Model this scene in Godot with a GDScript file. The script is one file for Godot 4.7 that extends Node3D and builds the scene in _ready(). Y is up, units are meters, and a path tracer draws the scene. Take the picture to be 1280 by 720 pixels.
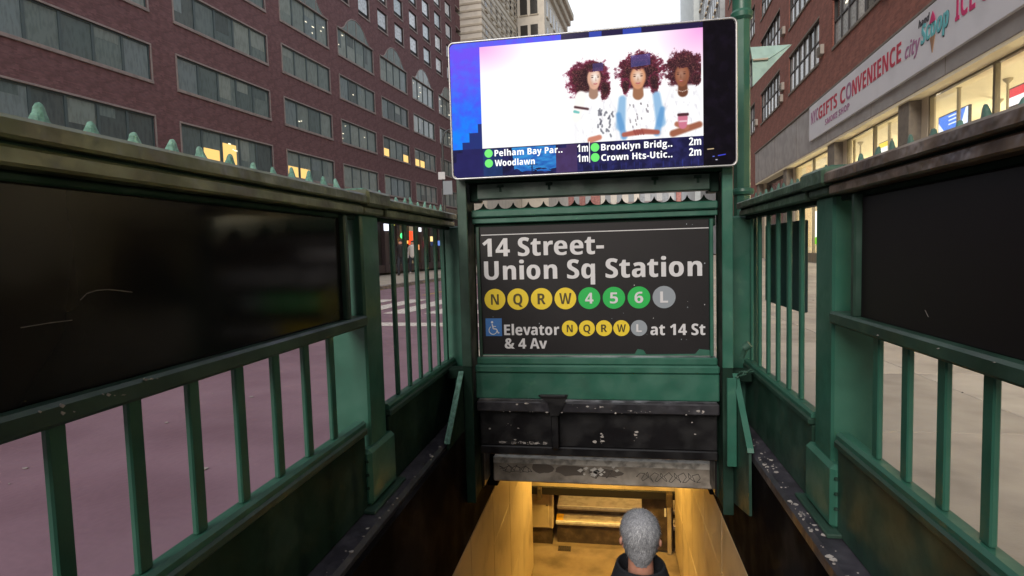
extends Node3D
# World axes: y = 0 is the height of the lens, the pavement lies at y = GY. The stairs run down towards -z, x is to the right.

const GY := -1.05          # pavement
const ROAD := -1.2         # carriageway
const COPE := -0.945       # top of the stairwell coping
const FLOOR := -3.25       # landing at the foot of the stairs
const CAM := Vector3(0.0876, 0.0, 3.069)

var M := {}
var counts := {}
var big_font: SystemFont

# ------------------------------------------------------------------ mesh builder
class MB:
	var v := PackedVector3Array()
	var n := PackedVector3Array()
	var uv := PackedVector2Array()
	var has_uv := false
	var xf := Transform3D()

	func tri(a: Vector3, b: Vector3, c: Vector3, out: Vector3) -> void:
		a = xf * a; b = xf * b; c = xf * c
		out = xf.basis * out
		var m := (b - a).cross(c - a)
		if m.length_squared() < 1e-16:
			return
		if m.dot(out) < 0.0:
			var t := b; b = c; c = t; m = -m
		m = m.normalized()
		v.append_array([a, c, b])
		n.append_array([m, m, m])
		uv.append_array([Vector2(), Vector2(), Vector2()])

	func stri(a: Vector3, b: Vector3, c: Vector3, na: Vector3, nb: Vector3, nc: Vector3) -> void:
		a = xf * a; b = xf * b; c = xf * c
		na = (xf.basis * na).normalized(); nb = (xf.basis * nb).normalized(); nc = (xf.basis * nc).normalized()
		var m := (b - a).cross(c - a)
		if m.length_squared() < 1e-18:
			return
		if m.dot(na + nb + nc) < 0.0:
			v.append_array([a, b, c]); n.append_array([na, nb, nc])
		else:
			v.append_array([a, c, b]); n.append_array([na, nc, nb])
		uv.append_array([Vector2(), Vector2(), Vector2()])

	func quad(a: Vector3, b: Vector3, c: Vector3, d: Vector3, out: Vector3) -> void:
		tri(a, b, c, out); tri(a, c, d, out)

	# a picture plane: a bottom left, b bottom right, c top right, d top left
	func picture(a: Vector3, b: Vector3, c: Vector3, d: Vector3, out: Vector3) -> void:
		has_uv = true
		var p := [xf * a, xf * b, xf * c, xf * d]
		var t := [Vector2(0, 1), Vector2(1, 1), Vector2(1, 0), Vector2(0, 0)]
		for k in [[0, 2, 1], [0, 3, 2]]:
			for i in k:
				v.append(p[i]); n.append((xf.basis * out).normalized()); uv.append(t[i])

	func box(x0: float, x1: float, y0: float, y1: float, z0: float, z1: float, c := 0.004) -> MB:
		var o := Vector3(x0 + x1, y0 + y1, z0 + z1) * 0.5
		var h := Vector3(absf(x1 - x0), absf(y1 - y0), absf(z1 - z0)) * 0.5
		c = minf(c, minf(h.x, minf(h.y, h.z)) * 0.45)
		for ax in 3:
			var b1 := (ax + 1) % 3
			var b2 := (ax + 2) % 3
			for s in [-1.0, 1.0]:
				var q := []
				for k in [[-1, -1], [1, -1], [1, 1], [-1, 1]]:
					var p := Vector3()
					p[ax] = s * h[ax]; p[b1] = k[0] * (h[b1] - c); p[b2] = k[1] * (h[b2] - c)
					q.append(o + p)
				var out := Vector3(); out[ax] = s
				quad(q[0], q[1], q[2], q[3], out)
			if c > 0.0:
				for s1 in [-1.0, 1.0]:
					for s2 in [-1.0, 1.0]:
						var e := []
						for k in [[0, -1], [0, 1], [1, 1], [1, -1]]:
							var p := Vector3()
							p[ax] = k[1] * (h[ax] - c)
							p[b1] = s1 * (h[b1] - (c if k[0] == 1 else 0.0))
							p[b2] = s2 * (h[b2] - (0.0 if k[0] == 1 else c))
							e.append(o + p)
						var out := Vector3(); out[b1] = s1; out[b2] = s2
						quad(e[0], e[1], e[2], e[3], out)
		if c > 0.0:
			for sx in [-1.0, 1.0]:
				for sy in [-1.0, 1.0]:
					for sz in [-1.0, 1.0]:
						var s := Vector3(sx, sy, sz)
						tri(o + s * Vector3(h.x, h.y - c, h.z - c), o + s * Vector3(h.x - c, h.y, h.z - c), o + s * Vector3(h.x - c, h.y - c, h.z), s)
		return self

	# extrude an outline: axis "x" reads points as (z, y), "z" as (x, y), "y" as (x, z)
	func prism(pts: PackedVector2Array, axis: String, t0: float, t1: float) -> MB:
		var idx := Geometry2D.triangulate_polygon(pts)
		var area := 0.0
		for i in pts.size():
			area += pts[i].cross(pts[(i + 1) % pts.size()])
		var f := func(p: Vector2, t: float) -> Vector3:
			return Vector3(t, p.y, p.x) if axis == "x" else (Vector3(p.x, p.y, t) if axis == "z" else Vector3(p.x, t, p.y))
		var up: Vector3 = f.call(Vector2.ZERO, 1.0)
		var lo := minf(t0, t1)
		var hi := maxf(t0, t1)
		for i in range(0, idx.size(), 3):
			tri(f.call(pts[idx[i]], hi), f.call(pts[idx[i + 1]], hi), f.call(pts[idx[i + 2]], hi), up)
			tri(f.call(pts[idx[i]], lo), f.call(pts[idx[i + 1]], lo), f.call(pts[idx[i + 2]], lo), -up)
		for i in pts.size():
			var a := pts[i]
			var b := pts[(i + 1) % pts.size()]
			var e := b - a
			var nn := Vector2(e.y, -e.x) * (1.0 if area > 0.0 else -1.0)
			quad(f.call(a, lo), f.call(b, lo), f.call(b, hi), f.call(a, hi), f.call(nn, 0.0))
		return self

	# round bar from a to b
	func bar(a: Vector3, b: Vector3, r0: float, r1 := -1.0, sides := 10, caps := true) -> MB:
		if r1 < 0.0:
			r1 = r0
		var d := (b - a).normalized()
		var u := d.cross(Vector3.UP if absf(d.y) < 0.9 else Vector3.RIGHT).normalized()
		var w := d.cross(u)
		for i in sides:
			var p := TAU * i / sides
			var q := TAU * (i + 1) / sides
			var e := u * cos(p) + w * sin(p)
			var g := u * cos(q) + w * sin(q)
			stri(a + e * r0, a + g * r0, b + g * r1, e, g, g)
			stri(a + e * r0, b + g * r1, b + e * r1, e, g, e)
			if caps:
				tri(a, a + e * r0, a + g * r0, -d)
				tri(b, b + e * r1, b + g * r1, d)
		return self

	# turned shape round the y axis: profile points are (radius, y)
	func lathe(o: Vector3, prof: Array, sides := 16, smooth := true) -> MB:
		for k in prof.size() - 1:
			var p: Vector2 = prof[k]
			var q: Vector2 = prof[k + 1]
			var nn := Vector2(q.y - p.y, p.x - q.x).normalized()
			for i in sides:
				var s := TAU * i / sides
				var t := TAU * (i + 1) / sides
				var e := Vector3(cos(s), 0, sin(s))
				var g := Vector3(cos(t), 0, sin(t))
				var ne := e * nn.x + Vector3.UP * nn.y
				var ng := g * nn.x + Vector3.UP * nn.y
				if not smooth:
					ne = (ne + ng) * 0.5; ng = ne
				var a := o + e * p.x + Vector3.UP * p.y
				var b := o + g * p.x + Vector3.UP * p.y
				var c := o + g * q.x + Vector3.UP * q.y
				var d := o + e * q.x + Vector3.UP * q.y
				stri(a, b, c, ne, ng, ng)
				stri(a, c, d, ne, ng, ne)
		return self

	func mesh() -> ArrayMesh:
		var arr := []
		arr.resize(Mesh.ARRAY_MAX)
		arr[Mesh.ARRAY_VERTEX] = v
		arr[Mesh.ARRAY_NORMAL] = n
		if has_uv:
			arr[Mesh.ARRAY_TEX_UV] = uv
		var m := ArrayMesh.new()
		m.add_surface_from_arrays(Mesh.PRIMITIVE_TRIANGLES, arr)
		return m

# ------------------------------------------------------------------ scene helpers
func numbered(parent: Node, called: String) -> String:
	var k := str(parent.get_instance_id()) + called
	var c: int = counts.get(k, 0)
	counts[k] = c + 1
	return called if c == 0 else "%s_%03d" % [called, c]

func tag(o: Node, label: String, category: String, group := "") -> Node:
	o.set_meta("label", label)
	o.set_meta("category", category)
	if group:
		o.set_meta("group", group)
	return o

# a thing: a Node3D at its base; parts built in world coordinates are shifted by put()
func thing(called: String, label: String, category: String, at := Vector3.ZERO, group := "", turn := Basis()) -> Node3D:
	var o := Node3D.new()
	o.name = numbered(self, called)
	add_child(o, true)
	o.transform = Transform3D(turn, at)
	tag(o, label, category, group)
	return o

func structure(called: String, at := Vector3.ZERO, turn := Basis()) -> Node3D:
	var o := Node3D.new()
	o.name = numbered(self, called)
	add_child(o, true)
	o.transform = Transform3D(turn, at)
	o.set_meta("kind", "structure")
	return o

func origin_of(p: Node) -> Vector3:
	var t := Vector3.ZERO
	while p != self:
		t += (p as Node3D).position
		p = p.get_parent()
	return t

# put a mesh under a parent, its vertices in world coordinates (parents not turned)
func put(called: String, m, mat: Material, parent: Node = null) -> MeshInstance3D:
	var p: Node = parent if parent else self
	var o := hang(called, m, mat, p)
	if p != self:
		o.position = -origin_of(p)
	return o

# put a mesh under a parent, in the parent's own coordinates
func hang(called: String, m, mat: Material, parent: Node, at := Vector3.ZERO) -> MeshInstance3D:
	var o := MeshInstance3D.new()
	o.mesh = m.mesh() if m is MB else m
	o.material_override = mat
	o.name = numbered(parent, called)
	parent.add_child(o, true)
	o.position = at
	return o

func bx(x0: float, x1: float, y0: float, y1: float, z0: float, z1: float, c := 0.004) -> MB:
	return MB.new().box(x0, x1, y0, y1, z0, z1, c)

func poly(flat: Array) -> PackedVector2Array:
	var p := PackedVector2Array()
	for i in range(0, flat.size(), 2):
		p.append(Vector2(flat[i], flat[i + 1]))
	return p

func c8(r: int, g: int, b: int) -> Color:
	return Color8(r, g, b)

# ------------------------------------------------------------------ materials
func noise(freq: float, seed_: int, kind := FastNoiseLite.TYPE_SIMPLEX_SMOOTH, octaves := 4) -> FastNoiseLite:
	var f := FastNoiseLite.new()
	f.noise_type = kind
	f.seed = seed_
	f.frequency = freq
	f.fractal_octaves = octaves
	return f

func ramp(stops: Array) -> Gradient:
	var g := Gradient.new()
	var o := PackedFloat32Array()
	var c := PackedColorArray()
	for s in stops:
		o.append(s[0]); c.append(s[1])
	g.offsets = o
	g.colors = c
	return g

func ntex(f: FastNoiseLite, stops: Array, size := 512) -> NoiseTexture2D:
	var t := NoiseTexture2D.new()
	t.width = size; t.height = size
	t.seamless = true
	t.noise = f
	if stops.size():
		t.color_ramp = ramp(stops)
	return t

# painted, cast or trowelled surface: tone varies round c, optional chips of another colour, fine relief
func surf(c: Color, rough: float, o := {}) -> StandardMaterial3D:
	var m := StandardMaterial3D.new()
	var sd: int = o.get("seed", 1)
	var vary: float = o.get("vary", 0.22)
	var tint: Color = o.get("tint", c)
	var plain_tone: bool = not o.has("tint") and not o.has("chip")
	var key := "%.4f_%.3f_%d" % [o.get("freq", 0.012), vary, o.get("size", 512)] if plain_tone else ""
	if plain_tone and tone_cache.has(key):
		m.albedo_texture = tone_cache[key]
		m.albedo_color = c.lightened(vary * 0.12)
	else:
		var cc := Color.WHITE.darkened(vary * 0.15) if plain_tone else c
		var lo := (cc.lerp(tint if not plain_tone else cc, 0.5)).darkened(vary)
		var hi := cc.lightened(vary * 0.35)
		var stops := [[0.0, lo], [0.38, cc.darkened(vary * 0.4)], [0.55, cc], [0.8, hi]]
		if o.has("chip"):
			var at: float = o.get("chip_at", 0.82)
			stops = [[0.0, lo], [0.45, cc], [at - 0.02, hi], [at, o.chip], [1.0, o.chip]]
		m.albedo_texture = ntex(noise(o.get("freq", 0.012), sd, FastNoiseLite.TYPE_SIMPLEX_SMOOTH, o.get("oct", 5)), stops, o.get("size", 512))
		if plain_tone:
			tone_cache[key] = m.albedo_texture
			m.albedo_color = c.lightened(vary * 0.12)
	m.roughness = rough
	m.metallic_specular = o.get("spec", 0.5)
	m.metallic = o.get("metal", 0.0)
	m.uv1_triplanar = true
	m.uv1_world_triplanar = true
	m.uv1_scale = Vector3.ONE * o.get("scale", 1.0)
	m.uv1_offset = Vector3(sd * 0.137, sd * 0.071, sd * 0.213)
	if o.has("rough_var"):
		m.roughness = 1.0
		var r0: float = rough - o.rough_var
		var r1: float = rough + o.rough_var
		var rk := "r%.2f_%.2f" % [r0, r1]
		if not tone_cache.has(rk):
			tone_cache[rk] = ntex(noise(0.02, 7, FastNoiseLite.TYPE_SIMPLEX_SMOOTH, 4), [[0.3, Color(r0, r0, r0)], [0.7, Color(r1, r1, r1)]], 256)
		m.roughness_texture = tone_cache[rk]
	if o.get("bump", 0.0) > 0.0:
		m.heightmap_enabled = true
		m.heightmap_scale = o.bump
		var bk := "b%.3f" % o.get("bump_freq", 0.05)
		if not tone_cache.has(bk):
			tone_cache[bk] = ntex(noise(o.get("bump_freq", 0.05), 3, FastNoiseLite.TYPE_SIMPLEX_SMOOTH, 3), [], 512)
		m.heightmap_texture = tone_cache[bk]
	return m

var tone_cache := {}

func flat_mat(c: Color, rough := 0.6, metal := 0.0) -> StandardMaterial3D:
	var m := StandardMaterial3D.new()
	m.albedo_color = c
	m.roughness = rough
	m.metallic = metal
	return m

func glow(c: Color, e: float) -> StandardMaterial3D:
	var m := StandardMaterial3D.new()
	m.albedo_color = Color(0.1, 0.1, 0.1)
	m.roughness = 0.4
	m.emission_enabled = true
	m.emission = c
	m.emission_energy_multiplier = e
	return m

# brickwork too far away to tell the bricks apart
func brick_mat(c: Color, mortar: Color, seed_: int, scale: float) -> StandardMaterial3D:
	var rng := RandomNumberGenerator.new()
	rng.seed = seed_
	var w := 256
	var im := Image.create(w, w, false, Image.FORMAT_RGB8)
	im.fill(mortar)
	var bh := 8
	var bw := 32
	for row in w / bh:
		for k in range(-1, w / bw + 1):
			var x0 := k * bw + (bw / 2 if row % 2 else 0)
			var col := c.darkened(rng.randf() * 0.16).lightened(rng.randf() * 0.05)
			var r := Rect2i(x0 + 1, row * bh + 1, bw - 1, bh - 1).intersection(Rect2i(0, 0, w, w))
			if k == -1 and x0 + bw > 0 or x0 + bw <= w:
				im.fill_rect(r, col)
			else:
				im.fill_rect(r, c)
	var m := StandardMaterial3D.new()
	m.albedo_texture = ImageTexture.create_from_image(im)
	m.uv1_triplanar = true
	m.uv1_scale = Vector3.ONE * scale
	m.roughness = 0.85
	m.detail_enabled = true
	m.detail_blend_mode = BaseMaterial3D.BLEND_MODE_MUL
	m.detail_albedo = ntex(noise(0.006, seed_ + 5), [[0.2, Color(0.88, 0.87, 0.87)], [0.8, Color(1, 1, 1)]], 512)
	m.uv2_triplanar = true
	m.uv2_scale = Vector3.ONE * 0.06
	return m

func make_materials() -> void:
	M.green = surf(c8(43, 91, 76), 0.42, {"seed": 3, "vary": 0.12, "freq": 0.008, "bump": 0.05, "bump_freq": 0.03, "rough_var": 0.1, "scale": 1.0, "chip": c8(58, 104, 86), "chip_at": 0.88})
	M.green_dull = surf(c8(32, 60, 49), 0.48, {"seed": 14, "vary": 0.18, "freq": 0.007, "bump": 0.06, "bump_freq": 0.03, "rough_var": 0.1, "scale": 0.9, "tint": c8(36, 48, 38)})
	M.green_dark = surf(c8(29, 48, 40), 0.55, {"seed": 21, "vary": 0.15, "freq": 0.006, "bump": 0.05, "bump_freq": 0.03, "rough_var": 0.1, "scale": 0.9, "tint": c8(24, 36, 30), "spec": 0.15})  # same green paint, shade of the inner faces put into the colour
	M.cap_left = surf(c8(80, 88, 66), 0.48, {"seed": 31, "vary": 0.3, "bump": 0.3, "bump_freq": 0.03, "scale": 0.9, "tint": c8(92, 74, 56), "rough_var": 0.1})  # worn green paint, with warm shop light put into its olive tone
	M.cap_right = surf(c8(98, 82, 66), 0.48, {"seed": 37, "vary": 0.35, "bump": 0.4, "bump_freq": 0.03, "scale": 0.9, "tint": c8(92, 60, 50), "rough_var": 0.1})
	M.cap_green = surf(c8(58, 84, 66), 0.48, {"seed": 39, "vary": 0.3, "bump": 0.3, "bump_freq": 0.03, "scale": 1.1, "rough_var": 0.1})
	M.crest = surf(c8(84, 130, 116), 0.7, {"seed": 41, "vary": 0.4, "freq": 0.03, "bump": 0.4, "bump_freq": 0.06, "scale": 3.0, "tint": c8(84, 90, 78)})
	M.crest_dim = surf(c8(74, 112, 100), 0.7, {"seed": 42, "vary": 0.4, "freq": 0.03, "bump": 0.4, "bump_freq": 0.06, "scale": 3.0, "tint": c8(70, 74, 64)})
	M.crests = [M.crest, surf(c8(98, 142, 128), 0.7, {"seed": 45, "vary": 0.4, "freq": 0.03, "bump": 0.4, "bump_freq": 0.06, "scale": 3.0, "tint": c8(96, 104, 92)}), M.crest]
	M.crest_dark = surf(c8(46, 84, 70), 0.55, {"seed": 43, "vary": 0.3, "bump": 0.2, "bump_freq": 0.06, "scale": 2.0})
	M.board = surf(c8(17, 14, 15), 0.34, {"seed": 51, "vary": 0.1, "freq": 0.004, "scale": 0.5, "spec": 0.28})
	M.board.roughness_texture = ntex(noise(0.006, 8), [[0.3, Color(0.14, 0.14, 0.14)], [0.7, Color(0.4, 0.4, 0.4)]], 256)
	M.board.roughness = 1.0
	M.board_dull = surf(c8(22, 17, 20), 0.5, {"seed": 52, "vary": 0.1, "freq": 0.004, "scale": 0.5, "spec": 0.3})
	M.board_sign = surf(c8(31, 29, 31), 0.4, {"seed": 53, "vary": 0.06, "freq": 0.006, "scale": 0.8, "spec": 0.4})
	M.black_steel = surf(c8(15, 14, 17), 0.42, {"seed": 61, "vary": 0.2, "bump": 0.1, "bump_freq": 0.02, "freq": 0.01, "scale": 0.9, "rough_var": 0.12})
	M.black_flange = surf(c8(42, 41, 46), 0.45, {"seed": 62, "vary": 0.25, "bump": 0.1, "bump_freq": 0.02, "freq": 0.012, "scale": 1.2, "tint": c8(30, 29, 33), "rough_var": 0.12})  # girder black, with light on the top flange put into the grey
	M.chip = surf(c8(170, 164, 160), 0.7, {"seed": 63, "vary": 0.3, "scale": 4.0})
	M.black_wall = surf(c8(18, 16, 17), 0.8, {"seed": 67, "vary": 0.22, "bump": 0.12, "bump_freq": 0.02, "freq": 0.006, "scale": 0.6, "tint": c8(22, 19, 18), "rough_var": 0.1, "spec": 0.12})
	M.coping = surf(c8(50, 48, 56), 0.45, {"seed": 71, "vary": 0.25, "bump": 0.15, "bump_freq": 0.03, "chip": c8(150, 145, 140), "chip_at": 0.93, "freq": 0.014, "scale": 1.0, "rough_var": 0.12})
	M.lintel = surf(c8(150, 141, 130), 0.75, {"seed": 73, "vary": 0.25, "bump": 0.15, "bump_freq": 0.03, "freq": 0.01, "scale": 1.2, "tint": c8(112, 102, 92)})
	M.lintel_top = surf(c8(205, 200, 192), 0.8, {"seed": 75, "vary": 0.35, "bump": 0.2, "bump_freq": 0.05, "freq": 0.02, "scale": 1.4})  # paler than the lintel front: light on the ledge put into the colour
	M.tile = []
	for k in 3:
		M.tile.append(surf([c8(186, 170, 142), c8(180, 163, 134), c8(192, 177, 150)][k], 0.4, {"seed": 81 + k, "vary": 0.1, "freq": 0.006, "bump": 0.06, "bump_freq": 0.02, "scale": 0.8, "tint": c8(150, 130, 104)}))
	M.grout = flat_mat(c8(92, 76, 56), 0.9)
	M.floor = surf(c8(140, 122, 98), 0.7, {"seed": 91, "vary": 0.16, "freq": 0.006, "bump": 0.08, "scale": 0.8, "tint": c8(110, 92, 70)})
	M.dirty = surf(c8(72, 58, 42), 0.75, {"seed": 93, "vary": 0.25, "freq": 0.01, "bump": 0.1, "scale": 1.2, "tint": c8(50, 40, 30)})
	M.step = surf(c8(186, 174, 156), 0.8, {"seed": 95, "vary": 0.18, "freq": 0.012, "bump": 0.1, "scale": 1.2})
	M.stair = surf(c8(92, 86, 80), 0.8, {"seed": 96, "vary": 0.25, "freq": 0.012, "bump": 0.1, "scale": 1.2})
	M.nosing = surf(c8(226, 222, 212), 0.4, {"seed": 97, "vary": 0.12, "scale": 2.0})
	M.road = surf(c8(114, 89, 101), 0.62, {"seed": 101, "vary": 0.08, "freq": 0.004, "bump": 0.25, "bump_freq": 0.25, "scale": 0.16, "tint": c8(112, 84, 96), "rough_var": 0.12, "size": 1024})
	M.lane = surf(c8(118, 84, 96), 0.62, {"seed": 103, "vary": 0.1, "freq": 0.006, "bump": 0.25, "bump_freq": 0.25, "scale": 0.2, "tint": c8(112, 90, 102), "rough_var": 0.12, "size": 1024})
	M.paint = surf(c8(196, 190, 186), 0.65, {"seed": 105, "vary": 0.3, "freq": 0.03, "scale": 0.9, "tint": c8(120, 104, 108)})
	M.paint_yellow = surf(c8(178, 142, 84), 0.65, {"seed": 106, "vary": 0.3, "freq": 0.03, "scale": 0.9})
	M.slab = []
	for k in 3:
		M.slab.append(surf([c8(160, 150, 138), c8(152, 143, 132), c8(166, 157, 145)][k], 0.7, {"seed": 111 + k, "vary": 0.08, "freq": 0.006, "bump": 0.1, "bump_freq": 0.2, "scale": 0.5, "tint": c8(140, 130, 120), "rough_var": 0.1}))
	M.joint = flat_mat(c8(96, 90, 84), 0.9)
	M.kerb = surf(c8(138, 132, 130), 0.75, {"seed": 117, "vary": 0.25, "scale": 0.6})
	M.brick_left = brick_mat(c8(121, 84, 86), c8(118, 87, 89), 5, 0.55)
	M.brick_right = brick_mat(c8(152, 93, 80), c8(148, 106, 94), 9, 0.55)
	M.brick_pink = brick_mat(c8(206, 140, 128), c8(196, 150, 140), 12, 0.4)
	M.stone = surf(c8(150, 136, 132), 0.8, {"seed": 121, "vary": 0.15, "scale": 0.3})
	M.stone_pier = surf(c8(120, 112, 102), 0.7, {"seed": 123, "vary": 0.15, "scale": 0.5})
	M.beige = surf(c8(226, 217, 202), 0.85, {"seed": 125, "vary": 0.08, "scale": 0.1})
	M.beige_dark = surf(c8(196, 184, 164), 0.85, {"seed": 127, "vary": 0.1, "scale": 0.1})
	M.grey_stone = surf(c8(196, 204, 206), 0.8, {"seed": 129, "vary": 0.08, "scale": 0.1})
	M.grey_wall = surf(c8(164, 168, 170), 0.85, {"seed": 131, "vary": 0.15, "scale": 0.15})
	M.mullion = flat_mat(c8(76, 90, 92), 0.45)
	M.dark_frame = flat_mat(c8(38, 36, 38), 0.5)
	M.white_frame = flat_mat(c8(170, 170, 166), 0.5)
	M.panes = []
	for c in [c8(134, 146, 142), c8(120, 134, 132), c8(146, 156, 150), c8(104, 118, 118), c8(128, 142, 144), c8(92, 102, 102)]:
		var g := surf(c, 0.08, {"seed": 141 + M.panes.size(), "vary": 0.14, "freq": 0.02, "scale": 0.25})
		g.uv1_scale = Vector3(0.5, 0.12, 0.5)
		M.panes.append(g)
	M.pane_sky = []  # pale panes: the reflection of the sky is put into their colour
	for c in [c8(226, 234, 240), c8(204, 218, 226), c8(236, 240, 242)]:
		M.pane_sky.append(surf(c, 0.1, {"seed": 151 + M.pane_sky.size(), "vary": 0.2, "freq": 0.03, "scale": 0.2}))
	M.pane_grey = []
	for c in [c8(190, 194, 192), c8(170, 174, 174), c8(204, 204, 200), c8(146, 152, 152)]:
		M.pane_grey.append(surf(c, 0.1, {"seed": 156 + M.pane_grey.size(), "vary": 0.25, "freq": 0.03, "scale": 0.4}))
	M.shop_front = flat_mat(c8(70, 58, 60), 0.6)
	M.pane_dark = flat_mat(c8(58, 56, 54), 0.12)
	M.pane_lit = glow(c8(255, 206, 120), 0.62)
	M.pane_dim = glow(c8(214, 190, 140), 0.16)
	M.spark = glow(c8(255, 244, 214), 0.95)
	M.fascia = surf(c8(152, 149, 148), 0.5, {"seed": 161, "vary": 0.06, "freq": 0.006, "scale": 0.2, "rough_var": 0.1})
	M.banner = surf(c8(212, 214, 222), 0.55, {"seed": 163, "vary": 0.05, "freq": 0.006, "scale": 0.2})
	M.cream = surf(c8(240, 230, 200), 0.85, {"seed": 165, "vary": 0.03, "scale": 0.3})
	M.alu = flat_mat(c8(120, 112, 96), 0.45, 0.3)
	M.pole_cream = flat_mat(c8(150, 138, 104), 0.6)
	M.letter_red = flat_mat(c8(172, 36, 66), 0.6)
	M.letter_pink = flat_mat(c8(196, 34, 104), 0.6)
	M.letter_mauve = flat_mat(c8(150, 104, 138), 0.6)
	M.letter_black = flat_mat(c8(48, 46, 56), 0.6)
	M.letter_teal = flat_mat(c8(96, 176, 184), 0.6)
	M.cone = flat_mat(c8(150, 116, 90), 0.7)
	M.stain = flat_mat(c8(168, 156, 140), 0.8)
	M.scratch = flat_mat(c8(112, 108, 104), 0.6)
	M.ac_grey = flat_mat(c8(150, 142, 134), 0.6)
	M.sign_white = flat_mat(c8(196, 196, 200), 0.5)
	M.sign_yellow = flat_mat(c8(214, 188, 42), 0.5)
	M.sign_green = flat_mat(c8(24, 166, 72), 0.5)
	M.sign_grey = flat_mat(c8(132, 140, 148), 0.5)
	M.sign_blue = flat_mat(c8(52, 104, 168), 0.5)
	M.sign_ink = flat_mat(c8(66, 56, 18), 0.5)
	M.trim = flat_mat(c8(176, 176, 178), 0.35, 0.6)
	M.bezel = flat_mat(c8(16, 15, 20), 0.15)
	M.skin = surf(c8(196, 140, 118), 0.5, {"seed": 171, "vary": 0.08, "scale": 6.0})
	M.skin.subsurf_scatter_enabled = true
	M.skin.subsurf_scatter_strength = 0.15
	M.jacket = surf(c8(22, 25, 32), 0.8, {"seed": 173, "vary": 0.2, "scale": 4.0, "bump": 0.2, "bump_freq": 0.04})
	M.trousers = surf(c8(40, 42, 52), 0.85, {"seed": 175, "vary": 0.15, "scale": 4.0})
	M.shoe = flat_mat(c8(26, 24, 24), 0.5)

# ------------------------------------------------------------------ lettering
var cap_height := 0.0
var cap_base := 0.0

func text_mesh(s: String, depth: float) -> TextMesh:
	var t := TextMesh.new()
	t.font = big_font
	t.font_size = 64
	t.pixel_size = 0.01
	t.depth = depth
	t.curve_step = 2.0
	t.text = s
	return t

# lettering in the parent's own axes: left edge x0, baseline y, capital height, total width (0 = natural)
func letter(s: String, x0: float, y: float, z: float, cap: float, width: float, mat: Material, parent: Node, called := "lettering", depth := 0.002, slant := 0.0, fat := 0.0) -> MeshInstance3D:
	if cap_height == 0.0:
		var h := text_mesh("H", 0.01).get_aabb()
		cap_height = h.size.y
		cap_base = h.position.y
	var k := cap / cap_height
	var t := text_mesh(s, depth)
	var b := t.get_aabb()
	var kx := (width / b.size.x) if width > 0.0 else k
	var o := hang(called, t, mat, parent)
	o.transform = Transform3D(Basis(Vector3(kx, 0, 0), Vector3(slant * k, k, 0), Vector3(0, 0, 1)), Vector3(x0 - b.position.x * kx - slant * k * cap_base, y - cap_base * k, z + depth * 0.5))
	# heavier strokes: the same letters once more, a hair to each side
	for e in (2 if fat > 0.0 else 0):
		var p := hang(called, t, mat, parent)
		p.transform = o.transform.translated(Vector3((e * 2 - 1) * fat * cap, 0, (e + 1) * 0.00015))
	return o

func disc(r: float, depth: float, seg := 40) -> MB:
	var p := PackedVector2Array()
	for i in seg:
		p.append(Vector2(cos(TAU * i / seg), sin(TAU * i / seg)) * r)
	return MB.new().prism(p, "z", 0.0, depth)

# ------------------------------------------------------------------ smooth bodies: tapered bones joined by a smooth minimum, meshed as surface nets
func bone_field(p: Vector3, bones: Array, k: float) -> float:
	var d := 1e9
	for b in bones:
		var a: Vector3 = b[0]
		var ab: Vector3 = b[1] - a
		var q := p - a
		var h := clampf(q.dot(ab) / maxf(ab.length_squared(), 1e-9), 0.0, 1.0)
		var e := q - ab * h
		if b.size() > 4:
			e = e / (b[4] as Vector3)
		var x: float = e.length() - lerpf(b[2], b[3], h)
		var t := maxf(k - absf(d - x), 0.0) / k
		d = minf(d, x) - t * t * k * 0.25
	return d

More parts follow.
